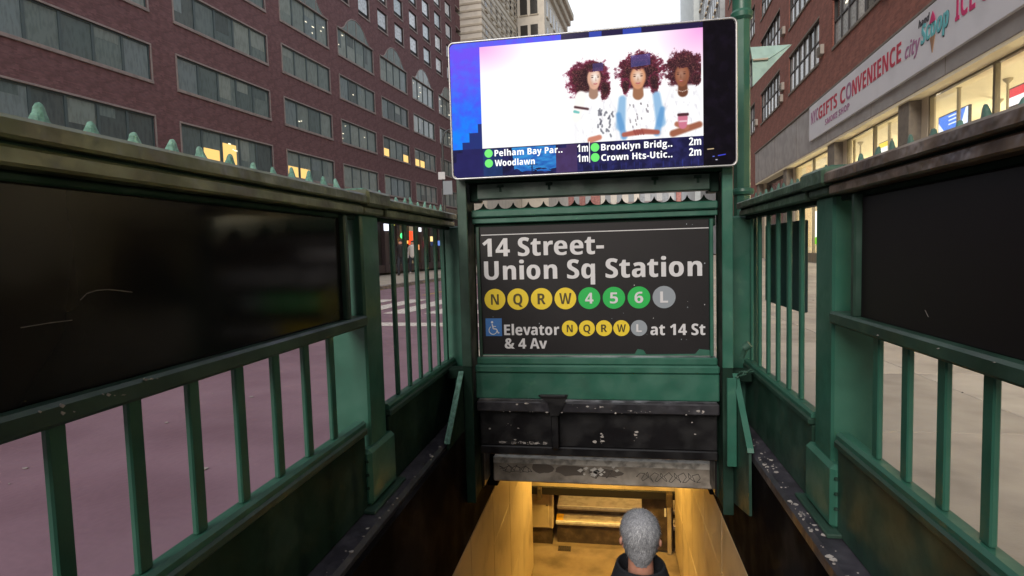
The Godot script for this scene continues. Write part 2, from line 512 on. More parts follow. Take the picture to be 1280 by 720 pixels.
func surface_net(lo: Vector3, hi: Vector3, cell: float, field: Callable) -> ArrayMesh:
	var nx := int(ceil((hi.x - lo.x) / cell)) + 1
	var ny := int(ceil((hi.y - lo.y) / cell)) + 1
	var nz := int(ceil((hi.z - lo.z) / cell)) + 1
	var val := PackedFloat32Array()
	val.resize(nx * ny * nz)
	var i := 0
	for z in nz:
		for y in ny:
			for x in nx:
				val[i] = field.call(lo + Vector3(x, y, z) * cell)
				i += 1
	var id := PackedInt32Array()
	id.resize(nx * ny * nz)
	id.fill(-1)
	var vert := PackedVector3Array()
	var sx := 1
	var sy := nx
	var sz := nx * ny
	var off := [0, sx, sy, sx + sy, sz, sz + sx, sz + sy, sz + sx + sy]
	var edges := [[0, 1], [2, 3], [4, 5], [6, 7], [0, 2], [1, 3], [4, 6], [5, 7], [0, 4], [1, 5], [2, 6], [3, 7]]
	for z in nz - 1:
		for y in ny - 1:
			for x in nx - 1:
				var o := x + y * sy + z * sz
				var neg := 0
				for c in 8:
					if val[o + off[c]] < 0.0:
						neg += 1
				if neg == 0 or neg == 8:
					continue
				var s := Vector3.ZERO
				var cnt := 0
				for e in edges:
					var a := val[o + off[e[0]]]
					var b := val[o + off[e[1]]]
					if (a < 0.0) != (b < 0.0):
						var t := a / (a - b)
						var pa := Vector3(e[0] & 1, (e[0] >> 1) & 1, (e[0] >> 2) & 1)
						var pb := Vector3(e[1] & 1, (e[1] >> 1) & 1, (e[1] >> 2) & 1)
						s += pa.lerp(pb, t)
						cnt += 1
				id[o] = vert.size()
				vert.append(lo + (Vector3(x, y, z) + s / cnt) * cell)
	var index := PackedInt32Array()
	for z in range(1, nz - 1):
		for y in range(1, ny - 1):
			for x in range(1, nx - 1):
				var o := x + y * sy + z * sz
				for ax in 3:
					var d: int = [sx, sy, sz][ax]
					var u: int = [sy, sz, sx][ax]
					var w: int = [sz, sx, sy][ax]
					var a := val[o] < 0.0
					if a == (val[o + d] < 0.0):
						continue
					var q := [id[o], id[o - u], id[o - u - w], id[o - w]]
					if q.min() < 0:
						continue
					if not a:
						q.reverse()
					index.append_array([q[0], q[2], q[1], q[0], q[3], q[2]])
	var nor := PackedVector3Array()
	nor.resize(vert.size())
	for j in vert.size():
		var p := vert[j]
		var e := cell * 0.5
		nor[j] = Vector3(field.call(p + Vector3(e, 0, 0)) - field.call(p - Vector3(e, 0, 0)), field.call(p + Vector3(0, e, 0)) - field.call(p - Vector3(0, e, 0)), field.call(p + Vector3(0, 0, e)) - field.call(p - Vector3(0, 0, e))).normalized()
	var arr := []
	arr.resize(Mesh.ARRAY_MAX)
	arr[Mesh.ARRAY_VERTEX] = vert
	arr[Mesh.ARRAY_NORMAL] = nor
	arr[Mesh.ARRAY_INDEX] = index
	var m := ArrayMesh.new()
	m.add_surface_from_arrays(Mesh.PRIMITIVE_TRIANGLES, arr)
	return m

# ------------------------------------------------------------------ the scene
func _ready() -> void:
	# camera
	var cam := Camera3D.new()
	cam.name = "camera"
	add_child(cam)
	cam.keep_aspect = Camera3D.KEEP_HEIGHT
	cam.fov = 53.602
	cam.near = 0.02
	cam.far = 2000.0
	var yaw := 0.1678
	var pitch := -0.0653
	var roll := -0.0282
	var fw := Vector3(-sin(yaw) * cos(pitch), sin(pitch), -cos(yaw) * cos(pitch))
	var r := Vector3(cos(yaw), 0, -sin(yaw))
	var u := r.cross(fw)
	var r2 := r * cos(roll) + u * sin(roll)
	var u2 := -r * sin(roll) + u * cos(roll)
	cam.transform = Transform3D(Basis(r2, u2, -fw), CAM)
	# overcast sky at dusk
	var we := WorldEnvironment.new()
	we.name = "world"
	add_child(we)
	var env := Environment.new()
	we.environment = env
	env.background_mode = Environment.BG_SKY
	var sm := ProceduralSkyMaterial.new()
	sm.sky_top_color = c8(232, 238, 246)
	sm.sky_horizon_color = c8(246, 246, 250)
	sm.sky_curve = 0.15
	sm.ground_bottom_color = c8(90, 88, 88)
	sm.ground_horizon_color = c8(150, 148, 148)
	var sky := Sky.new()
	sky.sky_material = sm
	env.sky = sky
	env.background_energy_multiplier = 0.72
	env.tonemap_mode = Environment.TONE_MAPPER_LINEAR
	env.tonemap_exposure = 1.95
	env.sdfgi_enabled = true
	env.ssao_enabled = true
	env.ssil_enabled = true
	var sun := DirectionalLight3D.new()
	sun.name = "overcast_sun"
	sun.light_energy = 0.5
	sun.light_color = c8(255, 246, 236)
	sun.light_angular_distance = 30.0
	sun.shadow_enabled = true
	add_child(sun)
	sun.look_at_from_position(Vector3(-4, 9, 15), Vector3.ZERO)
	big_font = SystemFont.new()
	big_font.font_names = PackedStringArray(["Droid Sans"])
	big_font.font_weight = 700
	make_materials()
	# structure
	build_ground()
	build_left_building()
	build_right_building()
	build_far_buildings()
	build_stairwell()
	build_passage()
	# objects
	build_railing(-1.0)
	build_railing(1.0)
	build_rear_railing()
	build_sign_frame()
	build_station_sign()
	build_screen()
	build_lamp_post()
	build_person()
	build_street_things()

# ------------------------------------------------------------------ ground
func street_basis(deg: float) -> Basis:
	var a := deg_to_rad(deg)
	var d := Vector3(sin(a), 0, -cos(a))
	return Basis(d, Vector3.UP, d.cross(Vector3.UP))

func build_ground() -> void:
	var road := structure("road")
	hang("carriageway", MB.new().box(-320, -1.0, ROAD - 0.3, ROAD, -420, 160, 0.0), M.road, road)
	hang("carriageway", MB.new().box(1.0, 320, ROAD - 0.3, ROAD, -420, 160, 0.0), M.road, road)
	hang("carriageway", MB.new().box(-1.0, 1.0, ROAD - 0.04, ROAD, -420, -0.9, 0.0), M.road, road)
	hang("carriageway", MB.new().box(-1.0, 1.0, ROAD - 0.3, ROAD, 4.5, 160, 0.0), M.road, road)
	# far pavement and its kerb, parallel to the far buildings
	var b := street_basis(5.6)
	var far := structure("far_sidewalk", Vector3(CAM.x, ROAD, CAM.z), b)
	hang("paving", bx(-60, 200, -0.1, 0.14, -60, -9.5, 0.0), M.slab[1], far)
	hang("kerb", bx(-60, 200, -0.1, 0.146, -9.5, -9.3, 0.02), M.kerb, far)
	# lane, crossing and lines, sheets a few millimetres above the road
	var marks := structure("road_markings", Vector3(CAM.x, ROAD, CAM.z), b)
	hang("bus_lane", bx(14.6, 90, 0.0, 0.004, -6.4, -2.6, 0.0), M.lane, marks)
	for l in [-8.9, -8.0, -7.1, -6.2, -5.3, -4.4, -3.5, -2.6]:
		hang("crossing_stripe", bx(10.4, 13.6, 0.004, 0.008, l - 0.24, l + 0.24, 0.0), M.paint, marks)
	hang("stop_line", bx(8.6, 9.0, 0.004, 0.008, -8.8, -2.0, 0.0), M.paint, marks)
	hang("lane_line", bx(15, 100, 0.004, 0.008, -6.75, -6.6, 0.0), M.paint_yellow, marks)
	for i in 8:
		hang("lane_dash", bx(16 + i * 8.0, 19 + i * 8.0, 0.004, 0.008, -4.1, -3.98, 0.0), M.paint, marks)
	var rr := RandomNumberGenerator.new()
	rr.seed = 15
	var fl := MB.new()
	for i in 130:
		var c := Vector2(rr.randf_range(-2.0, 9.0), rr.randf_range(-8.5, -1.6))
		var r := 0.004 + 0.02 * pow(rr.randf(), 3.0)
		var p := PackedVector2Array()
		for k in 7:
			p.append(c + Vector2(cos(TAU * k / 7.0), sin(TAU * k / 7.0)) * r * rr.randf_range(0.6, 1.3))
		fl.prism(p, "y", 0.004, 0.0075)
	hang("road_flecks", fl, M.kerb, marks).set_meta("kind", "stuff")
	# pavement round the entrance: slabs over a bed, with the stairwell left open
	var side := structure("sidewalk")
	for q in [[-1.3, -0.95, -60.0, 30.0], [0.95, 40.0, -60.0, 30.0], [-0.95, 0.95, 4.05, 30.0], [-0.95, 0.95, -60.0, -0.75]]:
		hang("bed", bx(q[0], q[1], ROAD - 0.03, GY - 0.012, q[2], q[3], 0.0), M.joint, side)
	hang("kerb", bx(-1.46, -1.3, ROAD - 0.2, GY, -60, 30, 0.02), M.kerb, side)
	var rng := RandomNumberGenerator.new()
	rng.seed = 7
	var slab := {}
	for ix in 8:
		for iz in 22:
			var x0 := 0.95 + ix * 1.5
			var z0 := 4.2 - iz * 1.5
			var key := rng.randi() % 3
			var o := hang("paving_slab", slab_mesh(1.5, 1.5), M.slab[key], side, Vector3(x0, GY - 0.012 + rng.randf() * 0.002, z0))
			o.rotation.y = 0.0
	for iz in 22:
		hang("paving_slab", slab_mesh(0.35, 1.5), M.slab[rng.randi() % 3], side, Vector3(-1.3, GY - 0.012, 4.2 - iz * 1.5))
	for ix in 2:
		for iz in 10:
			hang("paving_slab", slab_mesh(0.95, 1.5), M.slab[rng.randi() % 3], side, Vector3(-0.95 + ix * 0.95, GY - 0.012, -2.25 - iz * 1.5))
	var gum := MB.new()
	for i in 160:
		var c := Vector2(rng.randf_range(1.0, 8.0), rng.randf_range(-14.0, 3.6))
		var r := 0.006 + 0.022 * pow(rng.randf(), 3.0)
		var p := PackedVector2Array()
		for k in 7:
			p.append(c + Vector2(cos(TAU * k / 7.0), sin(TAU * k / 7.0)) * r * rng.randf_range(0.6, 1.3))
		gum.prism(p, "y", GY, GY + 0.004)
	hang("gum_spots", gum, M.joint, side).set_meta("kind", "stuff")
	hang("far_paving", bx(0.95, 40, GY - 0.02, GY, -60, -27.4, 0.0), M.slab[0], side)
	hang("far_paving", bx(12.96, 40, GY - 0.02, GY - 0.001, -27.4, 30, 0.0), M.slab[0], side)

var slab_cache := {}
func slab_mesh(w: float, d: float) -> ArrayMesh:
	var k := "%f_%f" % [w, d]
	if not slab_cache.has(k):
		slab_cache[k] = bx(0.004, w - 0.004, -0.03, 0.012, 0.004, d - 0.004, 0.004).mesh()
	return slab_cache[k]

# ------------------------------------------------------------------ left building
func build_left_building() -> void:
	var b := street_basis(5.6)
	var k := 1.3
	var base := Vector3(CAM.x, GY, CAM.z) + b.z * -26.0
	var t := thing("office_block", "dark red brick office block with long ribbon windows and arched bays across the street", "building", base, "", b)
	# local axes: x along the front, y up from the pavement, z out towards the street
	var rng := RandomNumberGenerator.new()
	rng.seed = 11
	var up := 1.05
	var wall := MB.new()
	var x_lo := -44.0
	var x_hi := 55.0 * k
	# wall built as a front with real openings: strips between rows, piers between bays
	var bays := [[6.0, 11.9], [13.1, 18.98], [20.3, 26.15], [27.4, 31.93], [33.08, 37.56], [38.66, 43.06], [44.12, 48.5], [49.75, 54.1]]
	var rows := [[1.6, 2.95], [4.45, 5.84], [7.28, 8.67], [10.1, 11.5], [12.82, 14.5]]
	var y := 0.0
	var tower_lo := 15.9
	for row in rows.size():
		var y0: float = rows[row][0] * k + up
		var y1: float = rows[row][1] * k + up
		if row == 0:
			y0 = 0.6
			y1 = 2.9 * k + up
		wall.box(x_lo, x_hi, y, y0, -0.5, 0, 0.0)
		var x := x_lo
		for bay in bays:
			wall.box(x, bay[0] * k, y0, y1, -0.5, 0, 0.0)
			x = bay[1] * k
		wall.box(x, x_hi, y0, y1, -0.5, 0, 0.0)
		y = y1
	# tower rows
	var cols := []
	for c in 18:
		cols.append(39.3 - 2.72 * 10 + c * 2.72)
	for row in 9:
		var y0: float = (16.4 + row * 2.02) * k + up
		var y1: float = y0 + 1.42 * k
		wall.box(x_lo, x_hi, y, y0, -0.5, 0, 0.0)
		var x := x_lo
		for c in cols:
			if c < 26.0 and row < 1:
				continue
			wall.box(x, (c - 0.72) * k, y0, y1, -0.5, 0, 0.0)
			x = (c + 0.72) * k
		wall.box(x, x_hi, y0, y1, -0.5, 0, 0.0)
		y = y1
	var top := y + 3.0
	wall.box(x_lo, x_hi, y, top, -0.5, 0, 0.0)
	# sides, back and roof
	wall.box(x_lo, x_lo + 0.5, 0, top, -24, -0.5, 0.0)
	wall.box(x_hi - 0.5, x_hi, 0, top, -24, -0.5, 0.0)
	wall.box(x_lo + 0.5, x_hi - 0.5, 0, top, -24, -23.5, 0.0)
	hang("wall", wall, M.brick_left, t)
	hang("roof", bx(x_lo, x_hi, top, top + 0.4, -24, 0.15, 0.0), M.stone, t)
	hang("inner_wall", bx(x_lo + 0.6, x_hi - 0.6, 0.1, top - 0.2, -3.0, -2.6, 0.0), M.dark_frame, t)
	# ribbon windows
	for row in range(1, 5):
		for bi in bays.size():
			var bay: Array = bays[bi]
			if row == 4 and bi < 2:
				continue
			ribbon(t, bay[0] * k, bay[1] * k, rows[row][0] * k + up, rows[row][1] * k + up, row, bi, rng)
	# tower windows
	for row in 9:
		for c in cols:
			if c < 26.0 and row < 1:
				continue
			if c < 33.0 and row < 1:
				pass
			var x0: float = (c - 0.72) * k
			var x1: float = (c + 0.72) * k
			var y0: float = (16.4 + row * 2.02) * k + up
			var y1: float = y0 + 1.42 * k
			tower_window(t, x0, x1, y0, y1, rng)
	# low row of shops that stands forward of the block
	var pz := 12.2
	hang("podium_roof", bx(x_lo, x_hi, 3.55, 3.85, 0.02, pz + 0.4, 0.02), M.stone_pier, t)
	hang("podium_back", bx(x_lo, x_hi, 0.1, 3.55, pz - 3.4, pz - 3.2, 0.0), M.dark_frame, t)
	var sx := x_lo
	var n := 0
	while sx + 4.4 < x_hi:
		var f := MB.new()
		f.box(sx, sx + 0.35, 0.1, 3.55, pz - 0.5, pz)
		f.box(sx + 0.35, sx + 4.4, 2.75, 3.55, pz - 0.4, pz - 0.02)
		f.box(sx + 0.35, sx + 4.4, 0.1, 0.5, pz - 0.4, pz - 0.06)
		for j in range(1, 3):
			f.box(sx + 0.35 + j * 1.35 - 0.04, sx + 0.35 + j * 1.35 + 0.04, 0.5, 2.75, pz - 0.3, pz - 0.14)
		var sf := hang("shopfront", f, M.shop_front, t)
		for j in 3:
			hang("pane", box_mesh(1.27, 2.25, 0.02), M.pane_dim if (n * 3 + j) % 5 == 0 else M.pane_dark, sf, Vector3(sx + 0.39 + j * 1.35, 0.5, pz - 0.2))
		sx += 4.4
		n += 1
	for q in [[29.3, 0.50, 0.42, 0.75, c8(255, 70, 30), 0.9], [26.5, 1.2, 0.42, 0.4, c8(235, 240, 255), 0.9], [30.6, 1.25, 0.22, 0.75, c8(240, 244, 250), 0.8], [28.75, 0.55, 0.3, 0.3, c8(255, 190, 90), 0.7], [31.3, 0.35, 0.3, 0.35, c8(255, 40, 90), 0.45], [32.3, 0.7, 0.35, 0.3, c8(255, 220, 150), 0.7], [27.3, 1.5, 0.16, 0.5, c8(220, 214, 90), 0.5], [33.5, 0.45, 0.4, 0.3, c8(120, 160, 255), 0.4], [30.1, 0.2, 0.5, 0.3, c8(255, 170, 110), 0.5]]:
		hang("lit_shop_sign", bx(q[0] - q[2] / 2, q[0] + q[2] / 2, q[1] + up, q[1] + up + q[3], pz + 0.02, pz + 0.1), glow(q[4], q[5]), t)

var pane_cache := {}
func box_mesh(w: float, h: float, d: float, c := 0.0) -> ArrayMesh:
	var key := "%.3f_%.3f_%.3f_%.3f" % [w, h, d, c]
	if not pane_cache.has(key):
		pane_cache[key] = bx(0, w, 0, h, -d, 0, c).mesh()
	return pane_cache[key]

func ribbon(t: Node3D, x0: float, x1: float, y0: float, y1: float, row: int, bi: int, rng: RandomNumberGenerator) -> void:
	var f := MB.new()
	f.box(x0 - 0.1, x1 + 0.1, y0 - 0.17, y0, -0.35, 0.07, 0.01)
	f.box(x0 - 0.1, x0, y0, y1, -0.35, 0.04, 0.01)
	f.box(x1, x1 + 0.1, y0, y1, -0.35, 0.04, 0.01)
	var n := 5 if bi < 3 else 4
	var arch := row == 4
	var apex := 0.0
	if not arch:
		f.box(x0 - 0.1, x1 + 0.1, y1, y1 + 0.1, -0.35, 0.04, 0.01)
	var w := hang("window", f, M.stone, t)
	var g := MB.new()
	var step := (x1 - x0) / n
	for j in range(0, n + 1):
		var x := x0 + j * step
		var hw := 0.07 if j > 0 and j < n else 0.05
		g.box(maxf(x0, x - hw), minf(x1, x + hw), y0, y1, -0.18, -0.05)
	g.box(x0, x1, y1 - 0.08, y1, -0.18, -0.055)
	hang("mullion", g, M.mullion, w)
	for j in n:
		var lit := rng.randf()
		var m: Material = M.panes[rng.randi() % M.panes.size()]
		var xa := x0 + j * step + 0.07
		var pw := step - 0.14
		var ph := y1 - y0 - 0.08
		var o := hang("pane", box_mesh(pw, ph, 0.02), m, w, Vector3(xa, y0, -0.10))
		if arch or lit < 0.5:
			# blind behind part of the pane: a paler strip of another height
			var bh := ph * rng.randf_range(0.25, 0.8)
			hang("blind", box_mesh(pw * rng.randf_range(0.4, 0.96), bh, 0.004), M.panes[rng.randi() % M.panes.size()], w, Vector3(xa, y0 + ph - bh, -0.092))
		if (row == 1 and bi == 2 and j == 1) or (row == 1 and bi == 3 and j in [0, 1]) or (row == 2 and bi == 5 and j in [0, 3]) or (row == 2 and bi == 6 and j in [0, 1]):
			hang("lit_blind", box_mesh(pw * 0.92, ph * 0.42, 0.004), M.pane_lit, w, Vector3(xa, y0 + ph * 0.02, -0.086))
		if row == 1 and bi == 2 and j == 1:
			hang("lit_blind", box_mesh(pw * 0.85, ph * 0.75, 0.004), M.pane_lit, w, Vector3(xa + step, y0, -0.087))
		# ceiling lights reflected or seen inside
		if bi >= 2 and rng.randf() < (0.3 if arch else 0.14) and not (row == 3 and bi < 3):
			for q in 1 + rng.randi() % 3:
				hang("ceiling_lamp", box_mesh(rng.randf_range(0.1, 0.3), 0.06, 0.004), M.spark, w, Vector3(xa + rng.randf() * (pw - 0.3), y0 + ph * rng.randf_range(0.1, 0.85), -0.078))
	if arch:
		# stepped glass gable over the bay, fixed to the front of the wall
		var c := (x0 + x1) * 0.5
		var hw := (x1 - x0) * 0.5
		var hh := 1.5
		var p := PackedVector2Array()
		for q in [[-0.95, 0.0], [-0.8, 0.04], [-0.66, 0.22], [-0.48, 0.62], [-0.26, 0.9], [0.0, 1.0], [0.26, 0.9], [0.48, 0.62], [0.66, 0.22], [0.8, 0.04], [0.95, 0.0]]:
			p.append(Vector2(c + q[0] * hw, y1 + q[1] * hh))
		hang("gable_pane", MB.new().prism(p, "z", 0.005, 0.06), M.panes[1], w)
		var e := MB.new()
		for q in p.size() - 1:
			e.bar(Vector3(p[q].x, p[q].y, 0.05), Vector3(p[q + 1].x, p[q + 1].y, 0.05), 0.05, 0.05, 6)
		for q in [3, 5, 7]:
			e.bar(Vector3(p[q].x, p[q].y, 0.07), Vector3(p[q].x, y1, 0.07), 0.03, 0.03, 6)
		hang("gable_frame", e, M.stone, w)
		hang("gable_rail", bx(x0 - 0.1, x1 + 0.1, y1 - 0.06, y1 + 0.03, -0.2, 0.09), M.stone, w)

func tower_window(t: Node3D, x0: float, x1: float, y0: float, y1: float, rng: RandomNumberGenerator) -> void:
	var f := MB.new()
	f.box(x0 - 0.08, x1 + 0.12, y0 - 0.14, y0, -0.4, 0.06, 0.01)
	f.box(x1, x1 + 0.12, y0, y1, -0.4, 0.03, 0.01)
	var w := hang("window", f, M.stone, t)
	var g := MB.new()
	g.box(x0, x0 + 0.12, y0, y1, -0.35, -0.1)
	g.box(x1 - 0.12, x1, y0, y1, -0.35, -0.1)
	g.box(x0 + 0.12, x1 - 0.12, y0, y0 + 0.42, -0.35, -0.12)
	g.box(x0 + 0.12, x1 - 0.12, y1 - 0.12, y1, -0.35, -0.1)
	for j in 5:
		g.box(x0 + 0.16, x1 - 0.16, y0 + 0.05 + j * 0.07, y0 + 0.08 + j * 0.07, -0.12, -0.09, 0.0)
	hang("frame", g, M.dark_frame, w)
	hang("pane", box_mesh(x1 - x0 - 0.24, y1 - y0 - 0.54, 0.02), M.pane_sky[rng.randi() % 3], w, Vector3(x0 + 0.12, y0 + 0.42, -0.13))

# ------------------------------------------------------------------ right building
func build_right_building() -> void:
	var d := street_basis(3.6)
	var b := Basis(-d.x, Vector3.UP, -d.z)     # x runs towards the camera, z out towards the street
	var D := 8.0
	var base := Vector3(CAM.x, GY, CAM.z) + d.z * D
	var up := 1.05
	var t := thing("corner_store_building", "red brick apartment building with a lit convenience store at its foot on the right", "building", base, "", b)
	# local: x = -s
	var wall := MB.new()
	var bays := []
	for i in 9:
		bays.append([-20.2 - 7.62 * (i - 2) + 7.62 * 0.0 - 7.5 + 0.0, 0.0])
	bays.clear()
	for q in [[7.3, 12.6], [14.9, 20.2], [22.4, 27.75], [29.8, 35.5], [37.8, 43.5], [45.8, 51.4], [53.6, 59.2]]:
		bays.append([-q[1], -q[0]])
	bays.reverse()
	var x_lo := -61.5
	var x_hi := 34.0
	var rows := [[8.35, 10.35], [11.9, 13.9], [15.4, 17.4], [18.9, 20.9], [22.4, 24.4]]
	var y := 6.56 + up
	for row in rows:
		var y0: float = row[0] + up
		var y1: float = row[1] + up
		wall.box(x_lo, x_hi, y, y0, -0.4, 0, 0.0)
		var x := x_lo
		for q in bays:
			wall.box(x, q[0], y0, y1, -0.4, 0, 0.0)
			x = q[1]
		wall.box(x, x_hi, y0, y1, -0.4, 0, 0.0)
		y = y1
	var top := y + 2.0
	wall.box(x_lo, x_hi, y, top, -0.4, 0, 0.0)
	wall.box(x_lo, x_lo + 0.4, 0, top, -16, -0.4, 0.0)
	wall.box(x_hi - 0.4, x_hi, 0, top, -16, -0.4, 0.0)
	wall.box(x_lo + 0.4, x_hi - 0.4, 0, top, -16, -15.6, 0.0)
	wall.box(x_lo, -45.3, 0, 6.56 + up, -0.4, 0, 0.0)
	hang("wall", wall, M.brick_right, t)
	hang("roof", bx(x_lo, x_hi, top, top + 0.3, -16, 0.1, 0.0), M.stone, t)
	hang("inner_wall", bx(x_lo + 0.5, x_hi - 0.5, 6.0 + up, top - 0.2, -1.4, -1.1, 0.0), M.dark_frame, t)
	var rng := RandomNumberGenerator.new()
	rng.seed = 23
	for ri in rows.size():
		for q in bays:
			bay_window(t, q[0], q[1], rows[ri][0] + up, rows[ri][1] + up, rng, ri)
	# raised brick edge beside each bay: a column of single headers set proud
	for q in bays:
		for j in 22:
			var yy := 8.35 + up + j * 0.095
			if absf(q[0] + 27.75) < 6.0 or absf(q[0] + 20.2) < 6.0:
				hang("brick", box_mesh(0.11, 0.06, 0.06, 0.004), M.brick_right, t, Vector3(q[0] - 0.11, yy, 0.03))
	# fascia band, banner, soffit
	var fa := hang("fascia", bx(-45.3, 4.0, 4.4 + up, 6.56 + up, -0.5, 0.06, 0.02), M.fascia, t)
	hang("fascia_trim", bx(-45.4, 4.0, 6.56 + up, 6.64 + up, -0.1, 0.12, 0.01), M.stone_pier, fa)
	for j in 9:
		hang("fascia_joint", bx(-44.0 + j * 5.2, -43.98 + j * 5.2, 4.42 + up, 6.54 + up, 0.058, 0.066, 0.0), M.stone_pier, fa)
	hang("soffit", bx(-45.3, 4.0, 4.3 + up, 4.4 + up, -1.0, 0.04, 0.0), M.cream, t)
	banner(t, up)
	# piers and shop windows
	var piers := [[-37.0, -36.2], [-28.55, -27.6], [-21.2, -20.4], [-13.2, -12.4], [-5.2, -4.4], [3.2, 4.0], [-45.3, -44.6]]
	for q in piers:
		var pier := hang("pier", bx(q[0], q[1], 0, 4.3 + up, -0.6, -0.04, 0.015), M.stone_pier, t)
		hang("reveal", bx(q[1], q[1] + 0.42, 0, 4.3 + up, -0.6, -0.38, 0.01), M.beige_dark, pier)
	var openings := [[-36.2, -28.55], [-27.6, -21.2], [-20.4, -13.2], [-12.4, -5.2], [-4.4, 3.2]]
	for q in openings:
		var f := MB.new()
		var mids := [q[0] + 0.44, lerpf(q[0], q[1], 0.52), q[1] - 0.04]
		for mx in mids:
			f.box(mx - 0.05, mx + 0.05, 0.0, 4.3 + up, -0.52, -0.4, 0.006)
		f.box(q[0] + 0.42, q[1], 4.24 + up, 4.3 + up, -0.52, -0.41, 0.004)
		f.box(q[0] + 0.42, q[1], 0, 0.5, -0.52, -0.41, 0.004)
		var w := hang("shop_window", f, M.alu, t)
		for j in 2:
			var glass := StandardMaterial3D.new()
			glass.transparency = BaseMaterial3D.TRANSPARENCY_ALPHA
			glass.albedo_color = Color(0.9, 0.95, 0.92, 0.06)
			glass.roughness = 0.02
			hang("pane", bx(mids[j] + 0.05, mids[j + 1] - 0.05, 0.5, 4.24 + up, -0.47, -0.458, 0.0), glass, w)
	# closed dark shop at the far end
	var ds := hang("closed_shopfront", bx(-44.6, -37.0, 0, 4.3 + up, -0.62, -0.55, 0.0), M.dark_frame, t)
	for j in 5:
		hang("pane", bx(-44.4 + j * 1.48, -43.06 + j * 1.48, 0.6, 4.1 + up, -0.54, -0.52, 0.0), M.pane_dark, ds)
	# store interior
	var room := MB.new()
	room.box(-37.0, 3.8, 4.42 + up, 4.6 + up, -9.0, -0.5, 0.0)
	room.box(-37.0, 3.8, 0, 4.42 + up, -9.2, -9.0, 0.0)
	room.box(-37.2, -37.0, 0, 4.42 + up, -9.0, -0.62, 0.0)
	room.box(3.4, 3.6, 0, 4.42 + up, -9.0, -0.62, 0.0)
	hang("store_room", room, M.cream, t)
	hang("store_floor", bx(-37.0, 3.8, 0.0, 0.06, -9.0, -0.6, 0.0), M.slab[0], t)
	# rows of lamps at shelf height light the ceiling
	for i in 7:
		var lx := -35.0 + i * 6.0
		var fx := hang("store_lamp", bx(lx - 0.15, lx + 0.15, 3.0, 3.1, -4.65, -4.35, 0.02), glow(c8(255, 236, 176), 1.0), t)
		hang("lamp_rod", bx(lx - 0.01, lx + 0.01, 3.1, 4.42 + up, -4.51, -4.49, 0.0), M.pole_cream, fx)
		var l := OmniLight3D.new()
		l.name = numbered(fx, "store_light")
		fx.add_child(l)
		l.position = Vector3(lx, 3.25, -4.5)
		l.light_energy = 6.2
		l.light_color = c8(255, 241, 202)
		l.light_size = 0.15
		l.omni_range = 40.0
		l.omni_attenuation = 2.0
		l.shadow_enabled = true
		if i in [1, 3, 5]:
			pass
	# poles that carry screens, hung from the ceiling
	var n := 0
	for q in [[10.086, -15.502, 1.2, 0.05], [10.377, -20.253, 1.1, 0.05], [10.536, -23.696, 1.1, 0.05], [11.34, -25.1, 1.1, 0.03], [11.218, -15.333, 0.9, 0.03], [12.6, -18.0, 1.0, 0.03]]:
		var p := Vector3(q[0], 0, q[1]) - base
		var lp := Vector3(p.dot(b.x), 4.42 + up, p.dot(b.z))
		hang("hanging_pole", MB.new().lathe(lp, [Vector2(0.0, 0.0), Vector2(q[3] * 4.0, 0.0), Vector2(q[3] * 3.6, -0.05), Vector2(q[3], -0.14), Vector2(q[3], -q[2]), Vector2(0.0, -q[2])], 12), M.pole_cream, t)
	# menu screens in the window
	store_screen(t, -21.9 * 0.99, -20.15 * 0.99, 3.44 + up, 3.92 + up, c8(40, 120, 230), c8(235, 245, 255), 0)
	store_screen(t, -17.95, -16.0, 3.42 + up, 3.86 + up, c8(214, 40, 62), c8(250, 250, 250), 1)
	store_screen(t, -26.6, -25.5, 3.55 + up, 3.93 + up, c8(250, 214, 40), c8(250, 250, 240), 2)
	# bright poster by the door, seen between the bars
	var poster := hang("lit_poster", bx(-31.6, -30.2, 0.95, 2.6, -0.40, -0.36, 0.0), glow(c8(236, 240, 226), 0.9), t)
	hang("poster_leaf", bx(-31.6, -30.2, 0.95, 1.3, -0.36, -0.352, 0.0), glow(c8(110, 190, 30), 0.7), poster)
	# air conditioners beside the windows
	for q in [[-29.3, 8.5], [-37.2, 8.3], [-36.9, 8.9], [-44.9, 8.5], [-29.0, 12.1], [-36.7, 12.0], [-22.0, 8.15], [-44.7, 12.1]]:
		var ac := hang("air_conditioner", bx(q[0] - 0.3, q[0] + 0.3, q[1] + up, q[1] + 0.44 + up, -0.2, 0.16, 0.02), M.ac_grey, t)
		for j in 6:
			hang("slat", bx(q[0] - 0.27, q[0] + 0.27, q[1] + up + 0.05 + j * 0.06, q[1] + up + 0.075 + j * 0.06, 0.16, 0.17, 0.0), M.alu, ac)

func store_screen(t: Node3D, xa: float, xb: float, y0: float, y1: float, c: Color, c2: Color, kind: int) -> void:
	var s := hang("menu_screen", bx(xa - 0.04, xb + 0.04, y0 - 0.04, y1 + 0.04, -1.5, -1.42, 0.01), M.dark_frame, t)
	hang("screen_face", bx(xa, xb, y0, y1, -1.42, -1.415, 0.0), glow(c, 0.85), s)
	var w := xb - xa
	if kind == 0:
		for j in 3:
			hang("screen_line", bx(xa + w * 0.36, xa + w * (0.75 - j * 0.06), y0 + 0.14 + j * 0.12, y0 + 0.18 + j * 0.12, -1.415, -1.41, 0.0), glow(c2, 0.8), s)
		hang("screen_corner", MB.new().prism(poly([xa, y0, xa + w * 0.2, y0, xa, y0 + 0.3]), "z", -1.415, -1.41), glow(c2, 0.9), s)
		hang("screen_corner", MB.new().prism(poly([xb, y1, xb - w * 0.06, y1, xb - w * 0.22, y0, xb, y0]), "z", -1.415, -1.41), glow(c2, 0.9), s)
	else:
		hang("screen_band", bx(xa, xb, y0, lerpf(y0, y1, 0.5), -1.415, -1.41, 0.0), glow(c2, 0.9), s)

